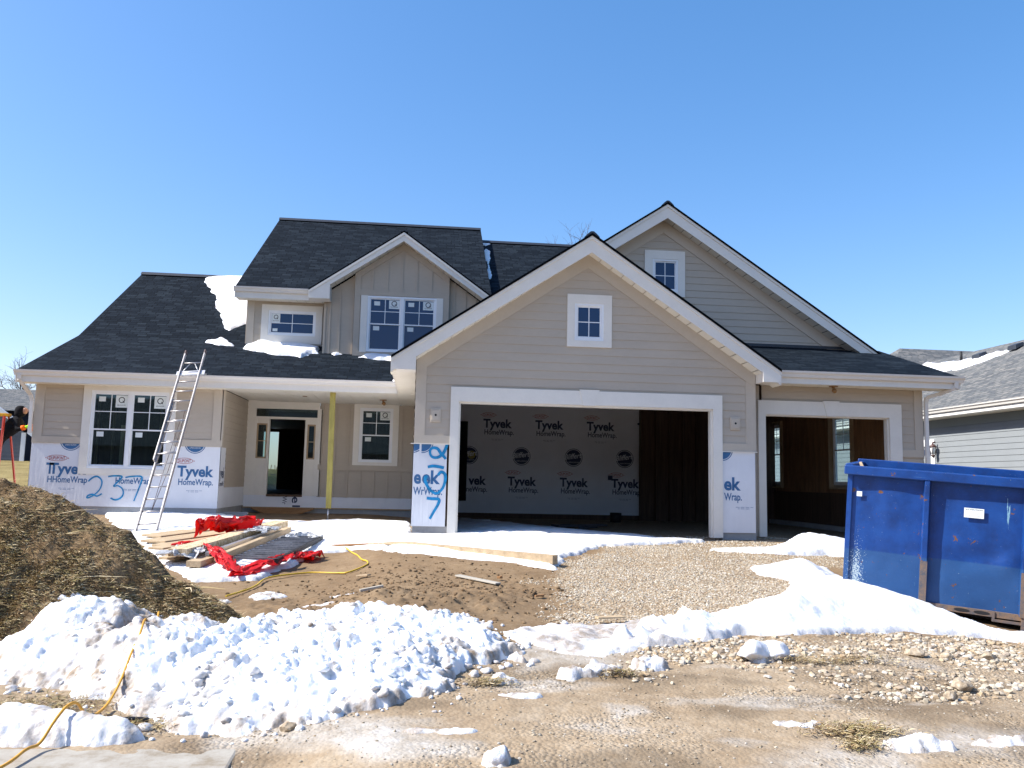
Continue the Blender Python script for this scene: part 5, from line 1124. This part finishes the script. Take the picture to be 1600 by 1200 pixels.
def crumple(name, mat, O, U, V, nu, nv, amp, freq, seed, label, cat, sag=None, thick=.004, grp=None, xf=None):
    """crumpled sheet spanned by U and V"""
    O, U, V = np.array(O, float), np.array(U, float), np.array(V, float); a, b = np.meshgrid(np.linspace(0, 1, nu), np.linspace(0, 1, nv))
    lu, lv = np.linalg.norm(U), np.linalg.norm(V); n1 = fbm(a*lu*freq, b*lv*freq, seed, 4, .55); rid = 1-np.abs(2*fbm(a*lu*freq*1.3, b*lv*freq*1.3, seed+3, 3)-1)*2.2
    h = np.clip(amp*(.9*(n1-.25)+.6*np.clip(rid, -.5, 1)), .0, None); 
    if sag is not None: h = h*1.+sag(a, b)
    wa = (fbm(a*4, b*4, seed+7, 3)-.5)*.5; wb = (fbm(a*4, b*4, seed+8, 3)-.5)*.5
    P = O+(a+wa)[..., None]*U+(b+wb)[..., None]*V; P[..., 2] += h+.005
    F = grid_faces(nu, nv)
    o = np_mesh(name, P.reshape(-1, 3), F, mat, smooth=True); sm = o.modifiers.new('thickness', 'SOLIDIFY'); sm.thickness = thick
    if xf is not None: o.matrix_basis = xf
    return tag(o, label, cat, grp)
crumple('trash_bag', 'rubber', (.0,.1,HD-.22), (.32,0,0), (0,.4,0), 34, 34, .22, 5, 71, 'dark crumpled rubbish just showing over the dumpster\'s left corner', 'rubbish', xf=DM)

# ------------------------------------------------------------------ ladder at the eave
def ladder_build(name, label, foot, top, w_, secs, mat, group=None):
    Ld = thing(name, label, 'ladder', foot); f, t = Vector(foot), Vector(top); d = (t-f); L = d.length; d.normalize(); s_ = Vector((1,-.12,0)); s_ = (s_-d*s_.dot(d)).normalized(); nrm = s_.cross(d)
    for (a, b, off, ww, rn) in secs:
        for sg in (-1, 1):
            m = M(); A = f+d*a+s_*sg*ww/2+nrm*off; B = f+d*b+s_*sg*ww/2+nrm*off; m.beam(A, B, .028, .075, nrm); R = m.build('rail', mat, Ld, .004)
            if b > L*.95: m = M(); m.beam(B-d*.02, B+d*.09, .034, .08, nrm); m.build('end_cap', 'lantern_brown', R, .008)
            if a < .1: m = M(); m.box(A.x-.05,A.x+.05,A.y-.06,A.y+.05,A.z-.02,A.z+.015); m.build('foot', 'metal_grey', R)
        k = a+.18
        while k < b-.05:
            if rn(k): m = M(); c = f+d*k+nrm*off; m.tube([c-s_*ww/2, c+s_*ww/2], .014, 8); m.build('rung', mat, Ld)
            k += .305
    return Ld, f, t, d, s_, nrm, L
fz, tz = (-5.34,2.45,bz(-5.3,2.45)+.05), (-5.60,4.02,4.02)
Ld, f, t, d, s_, nrm, L = ladder_build('extension_ladder', 'tall aluminium extension ladder leaning on the roof edge beside the twin window', (-5.30,.95,bz(-5.30,.95)+.06), (-5.40,4.0,3.74), .45,
    [(0,3.55,0,.40,lambda k: k < 3.0), (1.75,5.0,.06,.45,lambda k: True)], 'alu')
m = M(); c = f+d*4.35+nrm*.05; m.beam(c-s_*.30, c+s_*.34, .12, .03, nrm)
for sg in (-1, 1): m.tube([c+s_*sg*.26, c+s_*sg*.24+Vector((0,.3,-.02))], .014, 6); m.tube([c+s_*sg*.2, c+s_*sg*.05+d*.32], .010, 6); m.tube([c+s_*sg*.22+Vector((0,.02,0)), c+s_*sg*.3+Vector((0,.28,.0))], .02, 6)
m.build('stabilizer', 'metal_grey', Ld)
m = M(); m.tube([f+d*.5-s_*.02-nrm*.03, f+d*1.6+s_*.06-nrm*.09, f+d*2.75+s_*.10-nrm*.05, f+d*3.2+s_*.1], .007, 6); m.tube([f+d*.55-s_*.02-nrm*.03, f+d*1.5-nrm*.02, f+d*2.9+s_*.06], .006, 6); m.build('rope', 'lantern_brown', Ld)
m = M(); m.tube([f+d*2.95+s_*.08-nrm*.05-s_*.02, f+d*2.95+s_*.08-nrm*.05+s_*.02], .04, 12); m.build('pulley', 'metal_grey', Ld)

# stepladder and the worker on it beside the house
SL = thing('step_ladder', 'red fibreglass stepladder with a yellow top', 'ladder', (-10.2,5.2,bz(-10.2,5.2)))
gz = bz(-10.2, 5.2); top = Vector((-10.2,5.2,2.33))
for sg in (-1, 1):
    for fx, nm in ((.16, 'front'), (.0, 'back')):
        m = M(); A = Vector((-10.2+sg*.31, 5.2-(.55 if nm == 'front' else -.65), gz)); B = top+Vector((sg*.17, -.12 if nm == 'front' else .10, 0)); m.beam(A, B, .035, .075 if nm == 'front' else .05, (0,1,0)); m.build('rail', 'ladder_red', SL, .004)
for k in range(7):
    t0 = (k+.7)/7.8; m = M(); hw = .31-.14*t0; y0 = 5.2-.55+.43*t0; z0 = gz+(2.33-gz)*t0; m.box(-10.2-hw, -10.2+hw, y0-.01, y0+.07, z0-.03, z0); m.build('step', 'metal_grey', SL)
m = M(); m.box(-10.2-.22,-10.2+.22,5.04,5.34,2.31,2.38); m.build('ladder_top', 'ladder_yellow', SL, .008)

PS = thing('person', 'worker in black hooded coat and bright green and orange gloves leaning to the house', 'person', (-10.36,5.35,.95))
def skin(name, pts, edges, radii, mat, parent, lv=2):
    me = bpy.data.meshes.new(name); me.from_pydata(pts, edges, []); me.materials.append(MT[mat]); o = bpy.data.objects.new(name, me); COL.objects.link(o); o.parent = parent; o.matrix_parent_inverse = parent.matrix_basis.inverted() if parent.parent is None else Matrix()
    sk = o.modifiers.new('skin', 'SKIN'); sk.use_smooth_shade = True
    for v, r in zip(me.skin_vertices[0].data, radii): v.radius = (r, r) if not isinstance(r, tuple) else r
    me.skin_vertices[0].data[0].use_root = True
    s2 = o.modifiers.new('sub', 'SUBSURF'); s2.levels = lv; s2.render_levels = lv; return o
pts = [(-10.17,5.45,1.86),(-10.08,5.42,1.96),(-9.95,5.38,2.08),(-9.86,5.35,2.24),(-9.80,5.33,2.32),(-9.76,5.32,2.42),(-9.75,5.32,2.56),
       (-9.80,5.20,2.20),(-9.70,5.06,1.98),(-9.52,5.05,2.05),(-9.84,5.52,2.19),(-9.74,5.60,1.98),(-9.54,5.50,2.04),
       (-10.30,5.36,1.80),(-10.36,5.22,1.40),(-10.42,5.32,1.02),(-10.40,5.20,.97),(-10.28,5.55,1.80),(-10.30,5.40,1.40),(-10.36,5.52,1.02),(-10.34,5.40,.97)]
ed = [(0,1),(1,2),(2,3),(3,4),(4,5),(5,6),(3,7),(7,8),(8,9),(3,10),(10,11),(11,12),(0,13),(13,14),(14,15),(15,16),(0,17),(17,18),(18,19),(19,20)]
rd = [.17,.18,.19,.14,.065,.10,.105,.085,.062,.045,.085,.062,.045,.11,.08,.06,.055,.11,.08,.06,.055]
BO = skin('body', pts, ed, rd, 'black_cloth', PS)
skin('hood', [(-9.80,5.33,2.30),(-9.79,5.33,2.40),(-9.79,5.33,2.52),(-9.80,5.33,2.60)], [(0,1),(1,2),(2,3)], [.11,.135,.135,.07], 'black_cloth', PS)
skin('face', [(-9.68,5.31,2.38),(-9.67,5.31,2.46),(-9.68,5.31,2.55)], [(0,1),(1,2)], [(.055,.055),(.075,.065),(.06,.06)], 'skin', PS)
m = M(); m.tube([(-9.60,5.31,2.49),(-9.575,5.31,2.455),(-9.60,5.31,2.445)], [.010,.016,.012], 8); m.build('nose', 'skin', PS)
for y0 in (5.05, 5.5):
    G_ = skin('glove', [(-9.53,y0,2.05),(-9.45,y0,2.08),(-9.37,y0,2.10)], [(0,1),(1,2)], [(.052,.045),(.055,.032),(.048,.026)], 'hi_vis', PS, 2)
    for k in range(4): skin('finger', [(-9.36,y0-.036+.024*k,2.11),(-9.315,y0-.038+.025*k,2.115-.004*k),(-9.28,y0-.036+.024*k,2.095)], [(0,1),(1,2)], [.0125,.011,.010], 'glove_orange', G_, 1)
    skin('thumb', [(-9.45,y0-.04,2.11),(-9.41,y0-.07,2.135),(-9.37,y0-.075,2.135)], [(0,1),(1,2)], [.014,.013,.011], 'glove_orange', G_, 1)
    m = M(); m.tube([(-9.60,y0,2.03),(-9.53,y0,2.05)], [.062,.058], 12); m.build('cuff', 'glove_orange', G_)

# ------------------------------------------------------------------ lumber, plank and loose stuff
def board(name, a, b, wd, th, label, mat='lumber', grp=None, cat='board', lift=0, z=None, bevel=.003):
    za = (bz(*a) if z is None else z[0])+th/2+lift; zb = (bz(*b) if z is None else z[1])+th/2+lift
    m = M(); A, B = Vector((*a, za)), Vector((*b, zb)); c = (A+B)/2; ang = math.atan2(b[1]-a[1], b[0]-a[0]); L = (B-A).length
    m.box(-L/2, L/2, -wd/2, wd/2, -th/2, th/2); o = m.build(name, mat, None, bevel); o.location = c; o.rotation_euler = (0, -math.asin((zb-za)/L), ang); return tag(o, label, cat, grp)
for k in range(9):                                                    # tan boards laid side by side
    t = k/8; j = .12*math.sin(k*2.3); board('board', (-4.95+1.15*t+j*.4, -.05-2.7*t+j), (-3.95+1.15*t, 1.75-2.7*t), .325, .036, 'tan board in the flat layer under the big red plastic heap', 'lumber', 'tan boards laid side by side', 'board', lift=.09+.015*(k%2))
for k, (a, b) in enumerate((((-4.3,.2),(-2.9,-.7)), ((-3.75,-1.9),(-2.5,-2.5)))): board('board', a, b, .09, .09, ['rear cross timber under the tan boards', 'front cross timber under the tan boards'][k], 'lumber_grey', None, 'timber', lift=.0)
board('beam', (-3.62,-2.95), (-2.80,1.3), .30, .12, 'long beam with flaked wood face and white plastic end, topmost in the pile', 'osb', None, 'beam', lift=.16)
board('beam', (-3.28,-3.35), (-2.92,-1.2), .22, .09, 'shorter beam with a torn white end, in front of the long beam', 'lumber', None, 'beam', lift=.07)
board('beam', (-3.0,-3.1), (-2.55,.7), .10, .10, 'narrow square timber beside the long beam', 'lumber', None, 'beam', lift=.12)
board('strip', (-3.2,-2.9), (-2.75,.4), .06, .06, 'grey strip lying between the beams', 'metal_grey', None, 'strip', lift=.17)
board('board', (-2.82,-3.0), (-2.36,.3), .05, .04, 'thin pale lath at the right of the beams', 'lumber', None, 'lath', lift=.10)
RK = thing('slatted_rack', 'dark slatted rack dusted with snow beside the lumber pile', 'rack', (-2.35,-2.2,bz(-2.35,-2.2)))
m = M(); z0 = bz(-2.3,-2.2)+.10; m.beam((-2.12,-3.25,z0),(-1.82,-.1,z0+.13),.05,.07); m.build('side_rail', 'rubber', RK)
for k in range(14):
    t = k/13; m = M(); m.beam((-2.78+.28*t,-3.1+2.9*t,z0+.03+.13*t),(-2.13+.30*t,-3.18+3.02*t,z0+.02+.13*t),.045,.03); m.build('slat', 'slat_grey', RK)
crumple('tarp', 'red_plastic', (-4.05,-.9,bz(-3.4,-.1)+.14), (.80,.25,.0), (.30,1.1,0), 60, 50, .36, 3.2, 81, 'largest red plastic heap at the back of the lumber pile', 'plastic sheet')
crumple('tarp', 'red_plastic', (-4.0,-2.1,bz(-3.5,-2)+.15), (.55,1.5,.05), (.22,-.12,0), 60, 24, .10, 4, 82, 'red plastic strip along the left side of the long beam', 'plastic sheet')
crumple('tarp', 'red_plastic', (-3.30,-2.7,bz(-2.8,-3)+.26), (.62,-1.2,-.22), (.18,.14,0), 60, 18, .08, 4, 83, 'red plastic tail falling off the front of the pile', 'plastic sheet')
crumple('tarp', 'red_plastic', (-2.72,-3.9,bz(-2.4,-3.6)+.0), (.52,1.1,.15), (.26,-.12,0), 50, 20, .10, 4, 84, 'red plastic strip climbing over the slatted rack', 'plastic sheet')
crumple('tarp', 'red_plastic', (-2.02,-2.45,bz(-1.9,-2.6)+.02), (.34,.1,0), (.1,.7,0), 34, 34, .17, 4, 85, 'small separate red plastic heap on the snow past the rack', 'plastic sheet')
crumple('plastic_wrap', 'white_plastic', (-3.85,-3.15,bz(-3.2,-3.2)+.13), (.5,.0,0), (.10,.9,.03), 40, 40, .17, 4, 86, 'white plastic wrapped round the near end of the beams', 'plastic sheet')
crumple('plastic_wrap', 'white_plastic', (-3.15,-.9,bz(-2.5,-.6)+.26), (.42,.0,-.02), (.12,1.0,0), 40, 40, .10, 5, 87, 'clear plastic draped over the middle of the long beam', 'plastic sheet')
crumple('plastic_wrap', 'white_plastic', (-2.5,-.4,bz(-2,-.3)+.03), (.6,.1,0), (.2,1.0,0), 46, 46, .18, 4, 88, 'white plastic heap on the snow behind the slatted rack', 'plastic sheet')
# long plank across the snow edge, slightly bowed
m = M(); n = 16; a, b = Vector((-.86,-1.05,0)), Vector((2.02,-3.62,0)); dr = (b-a).normalized(); sd = dr.cross(Vector((0,0,1)))*.07
for k in range(n):
    q = []
    for t in (k/n, (k+1)/n):
        c = a.lerp(b, t)+sd*.6*math.sin(math.pi*t); z = bz(c.x, c.y)+.035; q.append((c, z, .03+.10*t))
    (c0, z0, h0), (c1, z1, h1) = q; m.hexa([c0-sd+Vector((0,0,z0)), c0+sd+Vector((0,0,z0)), c1+sd+Vector((0,0,z1)), c1-sd+Vector((0,0,z1)), c0-sd+Vector((0,0,z0+h0)), c0+sd+Vector((0,0,z0+h0)), c1+sd+Vector((0,0,z1+h1)), c1-sd+Vector((0,0,z1+h1))])
tag(m.build('plank', 'lumber'), 'long bowed tan plank lying along the edge of the flat snow', 'plank')
board('plank', (-1.55,-.72), (.1,-1.5), .12, .03, 'thin reddish board just behind the left end of the long plank', 'plywood_edge', None, 'board', lift=.05)
board('wood_scrap', (.52,-4.68), (1.02,-5.28), .10, .02, 'flat grey board scrap on the bare soil', 'lumber_grey', None, 'board scrap', lift=.02)
board('wood_scrap', (-.72,-5.5), (-.44,-5.42), .05, .03, 'short pale stick on the bare soil left of the grey scrap', 'lumber_grey', None, 'board scrap', lift=.02)
board('wood_scrap', (-.84,-4.25), (-.68,-4.35), .09, .02, 'small tan wood chip near the yellow cord', 'lumber', None, 'board scrap', lift=.02)
board('wood_scrap', (1.06,-4.85), (1.10,-4.80), .05, .03, 'tiny brown wood block beside the grey board scrap', 'plywood_edge', None, 'board scrap', lift=.02)
board('wood_scrap', (1.86,-7.42), (2.16,-7.36), .10, .02, 'tan wood scrap half sunk in the snow band', 'lumber', None, 'board scrap', lift=.05)
board('wood_scrap', (1.39,-6.10), (1.50,-6.05), .03, .02, 'tiny red-brown chip where soil meets gravel', 'plywood_edge', None, 'board scrap', lift=.02)
board('timber', (-6.3,1.15), (-5.05,1.2), .14, .06, 'snow-covered white timber left of the ladder foot', 'vinyl', None, 'timber', lift=.03)
board('timber', (-5.0,1.25), (-4.25,1.75), .2, .06, 'short white panel in the snow right of the ladder foot', 'vinyl', None, 'timber', lift=.03)
for k, (x0, y0, x1, y1, wd, lb) in enumerate([(1.3,5.2,1.75,5.3,.12,'small white offcut on the garage floor at the left'), (3.1,3.3,4.4,4.0,.3,'dark flat bundle on the garage floor'), (3.6,2.6,4.0,3.1,.15,'dark small offcut in front of the bundle')]):
    board('offcut', (x0,y0), (x1,y1), wd, .05, lb, 'vinyl' if k == 0 else 'roof_vent', None, 'offcut', lift=.03)
m = M(); m.tube([(5.35,6.8,-.04),(5.35,6.8,.22)], .16, 16); tag(m.build('bucket', 'rubber'), 'black bucket at the back of the garage', 'bucket')

# cord -----------------------------------------------------------------
def cord(pts, lab, r=.010, mat='cord_orange', nm='extension_lead', cat='extension lead'):
    P = [Vector(p) for p in pts]; S = []
    for i in range(len(P)-1):
        p0, p1, p2, p3 = P[max(i-1,0)], P[i], P[i+1], P[min(i+2, len(P)-1)]
        for t in np.linspace(0, 1, 12, endpoint=False): S.append(.5*((2*p1)+(p2-p0)*t+(2*p0-5*p1+4*p2-p3)*t*t+(3*p1-p0-3*p2+p3)*t**3))
    S.append(P[-1]); m = M(); m.tube(S, r, 8); return tag(m.build(nm, mat), lab, cat)
zc = lambda x, y, o=.012: (x, y, bz(x, y)+o)
cord([(-2.62,-11.6,-.73),(-2.40,-10.92,-.72)]+[surf(x_, y_, .02) for x_, y_ in ((-2.37,-10.6),(-2.345,-10.47),(-2.32,-10.35),(-2.30,-10.22),(-2.28,-10.1),(-2.27,-9.98),(-2.26,-9.85),(-2.25,-9.6),(-2.26,-9.3),(-2.29,-9.),(-2.33,-8.7),(-2.38,-8.4),(-2.42,-8.1),(-2.46,-7.8),(-2.50,-7.6))], 'orange cord climbing from the street over the snow bank', .010)
cord([zc(-2.35,-5.4,.05),zc(-2.21,-4.84,.03),zc(-2.15,-4.52,.03),zc(-2.09,-3.9,.03),zc(-1.63,-3.41,.02),zc(-1.2,-3.6,.02),zc(-1.01,-3.7,.02),zc(-.79,-3.29,.02),zc(-.80,-2.9,.02),zc(-.90,-2.6,.02),zc(-1.02,-1.98,.02),zc(-1.15,-1.5,.02),zc(-1.3,-1.0,.05)], 'yellow cord winding over the bare soil beside the lumber', .012, 'cord_yellow')
cord([surf(-2.22,-9.98,-.01),surf(-2.1,-9.93,.0),surf(-2.0,-9.88,.0),surf(-1.88,-9.83,-.02)], 'short black pipe lying in the front of the snow bank', .022, 'rubber', 'pipe', 'pipe')

# ------------------------------------------------------------------ neighbours, trees, far ground
NH = thing('neighbour_house', 'light grey sided house with weathered grey roof beyond the dumpster', 'house', (17,6,0))
m = M((17,0,0), (0,1,0), (-1,0,0)); lap(m, [(-12,-.3),(26,-.3),(26,3.10),(-12,3.10)], [(10.42,11.6,-.3,2.66)], expo=.175); m.build('siding', 'nb_siding', NH)
m = M((17,0,0), (0,1,0), (-1,0,0)); m.box(-12,26,-.02,.03,3.10,3.36); m.build('siding_trim', 'nb_frieze', NH)
m = M((17,0,0), (0,1,0), (-1,0,0)); m.box(10.22,10.42,-.02,.05,-.2,2.72); m.box(10.42,11.6,-.02,.05,2.50,2.72); m.box(11.42,11.6,-.02,.05,-.2,2.5); m.build('door_trim', 'vinyl', NH)
m = M((17,0,0), (0,1,0), (-1,0,0)); m.box(10.42,11.42,-.05,-.0,-.2,2.5); m.build('door', 'nb_siding', NH); m = M((17,0,0), (0,1,0), (-1,0,0)); m.box(10.45,11.1,0,.01,2.2,2.4); m.build('door_glass', 'pane', NH)
m = M(); m.box(16.46,17,-12,26,3.36,3.38); m.build('soffit', 'soffit', NH)
m = M(); m.box(16.44,16.46,-12,26,3.38,3.52); m.build('fascia', 'gutter', NH)
m = M(); prof = [(0,-.125),(-.055,-.125),(-.075,-.07),(-.11,-.035),(-.118,0),(-.106,0),(0,0)]
for k in range(len(prof)): j = (k+1)%len(prof); m.face([(16.44+prof[k][0],-12,3.63+prof[k][1]),(16.44+prof[k][0],26,3.63+prof[k][1]),(16.44+prof[j][0],26,3.63+prof[j][1]),(16.44+prof[j][0],-12,3.63+prof[j][1])])
m.build('gutter', 'gutter', NH)
m = M(); roofpoly(m, [(16.44,-12,3.62),(21.1,-12,6.42),(21.1,17.2,6.42),(16.44,26,3.62)], (0,1,0), (4.66,0,2.8)); roofpoly(m, [(21.1,-12,6.42),(26,-12,3.5),(26,20,3.5),(21.1,17.2,6.42)], (0,1,0), (-4.9,0,2.92))
m.build('roof', 'shingles_grey', NH)
m = M(); roofpoly(m, [(17.6,14.6,4.25),(21.5,19.7,7.45),(30,19.7,7.45),(30,13.,3.5),(22,15.,4.6)], (1,0,0), (0,5,3.2)); roofpoly(m, [(17.6,14.6,4.25),(17.4,25,4.2),(21.5,19.7,7.45)], (0,1,0), (4,0,3.2)); m.build('roof', 'shingles_grey', NH)
m = M(); m.box(17,26,-11.9,-11.7,-.3,3.5); m.build('wall', 'nb_siding', NH)
def rv(x, y, z, sl=.6, ax='x'):
    m = M(); m.hexa([(x-.14,y-.22,z-.02),(x+.20,y-.22,z+.16),(x+.20,y+.22,z+.16),(x-.14,y+.22,z-.02),(x-.13,y-.2,z+.14),(x+.16,y-.2,z+.25),(x+.16,y+.2,z+.25),(x-.13,y+.2,z+.14)]); m.build('roof_vent', 'roof_vent', NH, .01)
rv(20.2,12.4,5.88); rv(20.3,10.6,5.94); m = M(); m.tube([(20.4,13.7,5.9),(20.4,13.7,6.35)], .05, 8); m.build('vent_pipe', 'rubber', NH); rv(20.3,20.6,6.55); rv(20.4,9.1,6.0)
LT = M(); LT.tube([(16.9,10.1,2.62),(16.82,10.1,2.60),(16.82,10.1,2.52)], .03, 8); LT.tube([(16.82,10.1,2.56),(16.82,10.1,2.48),(16.82,10.1,2.44)], [.03,.12,.11], 8)
for k in range(4): a = math.pi/4+k*math.pi/2; LT.tube([(16.82+.1*math.cos(a),10.1+.1*math.sin(a),2.44),(16.82+.07*math.cos(a),10.1+.07*math.sin(a),2.20)], .01, 5)
LT.tube([(16.82,10.1,2.20),(16.82,10.1,2.16),(16.84,10.1,2.1)], [.08,.05,.02], 8); LN = LT.build('wall_lantern', 'lantern_brown', NH)
m = M(); m.tube([(16.82,10.1,2.42),(16.82,10.1,2.22)], [.08,.06], 8); m.build('lantern_glass', 'paper', LN)
NBS = [(20.58,16.8),(19.7,14.4),(19.5,12.5),(19.75,11.8),(20.0,11.05),(20.3,10.9),(20.37,11.9),(20.3,12.76),(20.4,14.4),(21,16.8)]
def nbp(x, y): return 3.62+.6*(x-16.44)
m = M(); 
roof_snow('snow', NBS, lambda x, y: nbp(x, y)+.03, .05, 'long snow strip across the neighbouring grey roof', 701, .08)
for x0, y0, x1, y1 in (()): pass
roof_snow('snow', [(17.7,16.5),(19.2,19.2),(19.6,20.8),(18.6,21.2),(17.6,19)], lambda x, y: 4.25+.80*(x-17.55), .06, 'small snow patch on the far hip of the grey roof', 702, .08)
# dark house at the left
BH = thing('background_house', 'dark navy house with a white trimmed gable far behind', 'house', (-24,31,1.4))
m = M(); m.box(-40,-12,31.5,42,.9,4.3); m.build('wall', 'navy_siding', BH)
m = M(); roofpoly(m, [(-41,30.9,4.2),(-12,30.9,4.2),(-12,36.5,5.85),(-41,36.5,5.85)], (1,0,0), (0,5.6,1.6)); m.build('roof', 'shingles_grey', BH)
m = M((0,30,0),(1,0,0),(0,-1,0)); lap(m, [(-29,.9),(-20.6,.9),(-20.6,3.3),(-24.8,6.3),(-29,3.3)], expo=.2); m.build('siding', 'grey_siding', BH)
m = M(); m.box(-29,-20.6,30.1,31.5,.9,3.2); m.build('wall', 'navy_siding', BH)
m = fr(29.9); m.prism([(-24.8,6.35),(-20.1,3.0),(-20.1,2.72),(-24.8,6.05)], 0, .08); m.prism([(-24.8,6.35),(-29.5,3.0),(-29.5,2.72),(-24.8,6.05)], 0, .08); m.build('rake_board', 'vinyl', BH)
m = fr(30.); m.box(-20.78,-20.56,0,.05,1.5,3.0); m.build('corner_board', 'vinyl', BH)
# far ground strips: dry field at the left, snowy field and brush behind the house
xs = np.linspace(-60, -9.9, 60); ys = np.linspace(6.2, 60, 60); x, y = np.meshgrid(xs, ys)
tag(np_mesh('grass', np.stack([x, y, base(x, y)+.02+.08*fbm(x, y, 801, 3)], -1).reshape(-1, 3), grid_faces(60, 60), 'dry_grass', smooth=True), kind='structure')
xs = np.linspace(-40, 40, 50); ys = np.linspace(20.3, 120, 60); x, y = np.meshgrid(xs, ys)
tag(np_mesh('snow_field', np.stack([x, y, .02+.15*fbm(x*.4, y*.4, 802, 3)], -1).reshape(-1, 3), grid_faces(50, 60), 'snow', smooth=True, attrs={'dirt': ss(.5, .65, fbm(x*.5, y*.5, 803, 4)).reshape(-1)*.5}), kind='structure')
def branch(m, p, d, L, r, depth, rg):
    q = [p]; dd = d.copy(); n = 4
    for k in range(n): dd = (dd+Vector(rg.normal(0, .13, 3))).normalized(); q.append(q[-1]+dd*L/n)
    m.tube(q, [r*(1-.55*k/n) for k in range(n+1)], 5 if depth > 2 else 3, False)
    if depth <= 0: return
    for k in range(rg.integers(3, 6)):
        i = rg.integers(1, n+1); nd = (dd+Vector(rg.normal(0, .55, 3))).normalized(); nd.z = abs(nd.z)*.8+.15; branch(m, q[i], nd.normalized(), L*rg.uniform(.5, .75), r*.5, depth-1, rg)
def tree(x, y, h, seed, lb):
    rg = np.random.default_rng(seed); T_ = thing('bare_tree', lb, 'tree', (x, y, 0), group='bare trees behind the house')
    m = M(); p = Vector((x, y, 0)); m.tube([p, p+Vector((.1,0,h*.25)), p+Vector((.0,.1,h*.42))], [.22,.17,.13], 8); m.build('trunk', 'bark', T_)
    m = M()
    for k in range(5):
        a = k*1.26+rg.uniform(-.3, .3); d = Vector((math.cos(a)*.5, math.sin(a)*.5, 1)).normalized(); branch(m, p+Vector((0,.05,h*(.3+.12*k/5))), d, h*.34, .15, 4, rg)
    m.build('crown', 'bark', T_)
for k, (x, y, h) in enumerate([(6.1,42,16.9),(7.6,43,17.5),(8.8,41,17.2),(10.2,42,18.0),(3.6,43,16.4),(-34,60,10)]):
    tree(x, y, h, 900+k, 'bare brown tree rising behind the middle roof ridge' if k < 5 else 'bare pale tree on the horizon beyond the navy house')
m = M(); rg = np.random.default_rng(5)
for k in range(500): x, y = rg.uniform(-25, 12), rg.uniform(46, 52); m.tube([(x,y,0),(x+rg.normal(0,.4),y,rg.uniform(.6,2.0))], .03, 3)
tag(m.build('brush', 'brush'), 'brown brush line beyond the field behind the house', 'brush', kind='stuff')
# house across the street (seen only in the panes)
for hx, lb in ((-4, 'grey house across the street, straight behind the viewer'), (-31, 'grey house across the street, to the left behind the viewer'), (-58, 'grey house across the street, far left behind the viewer'), (24, 'grey house across the street, to the right behind the viewer')):
    AH = thing('street_house', lb, 'house', (hx,-46,-.7))
    m = M(); m.box(hx-11,hx+11,-52,-42,-.8,3.2); m.build('wall', 'house_far', AH)
    m = M(); roofpoly(m, [(hx-12,-41.5,3.1),(hx+12,-41.5,3.1),(hx+12,-47,7.2),(hx-12,-47,7.2)], (1,0,0), (0,-5.5,4.1)); roofpoly(m, [(hx-12,-52.5,3.1),(hx+12,-52.5,3.1),(hx+12,-47,7.2),(hx-12,-47,7.2)], (1,0,0), (0,5.5,4.1)); m.build('roof', 'shingles_grey', AH)
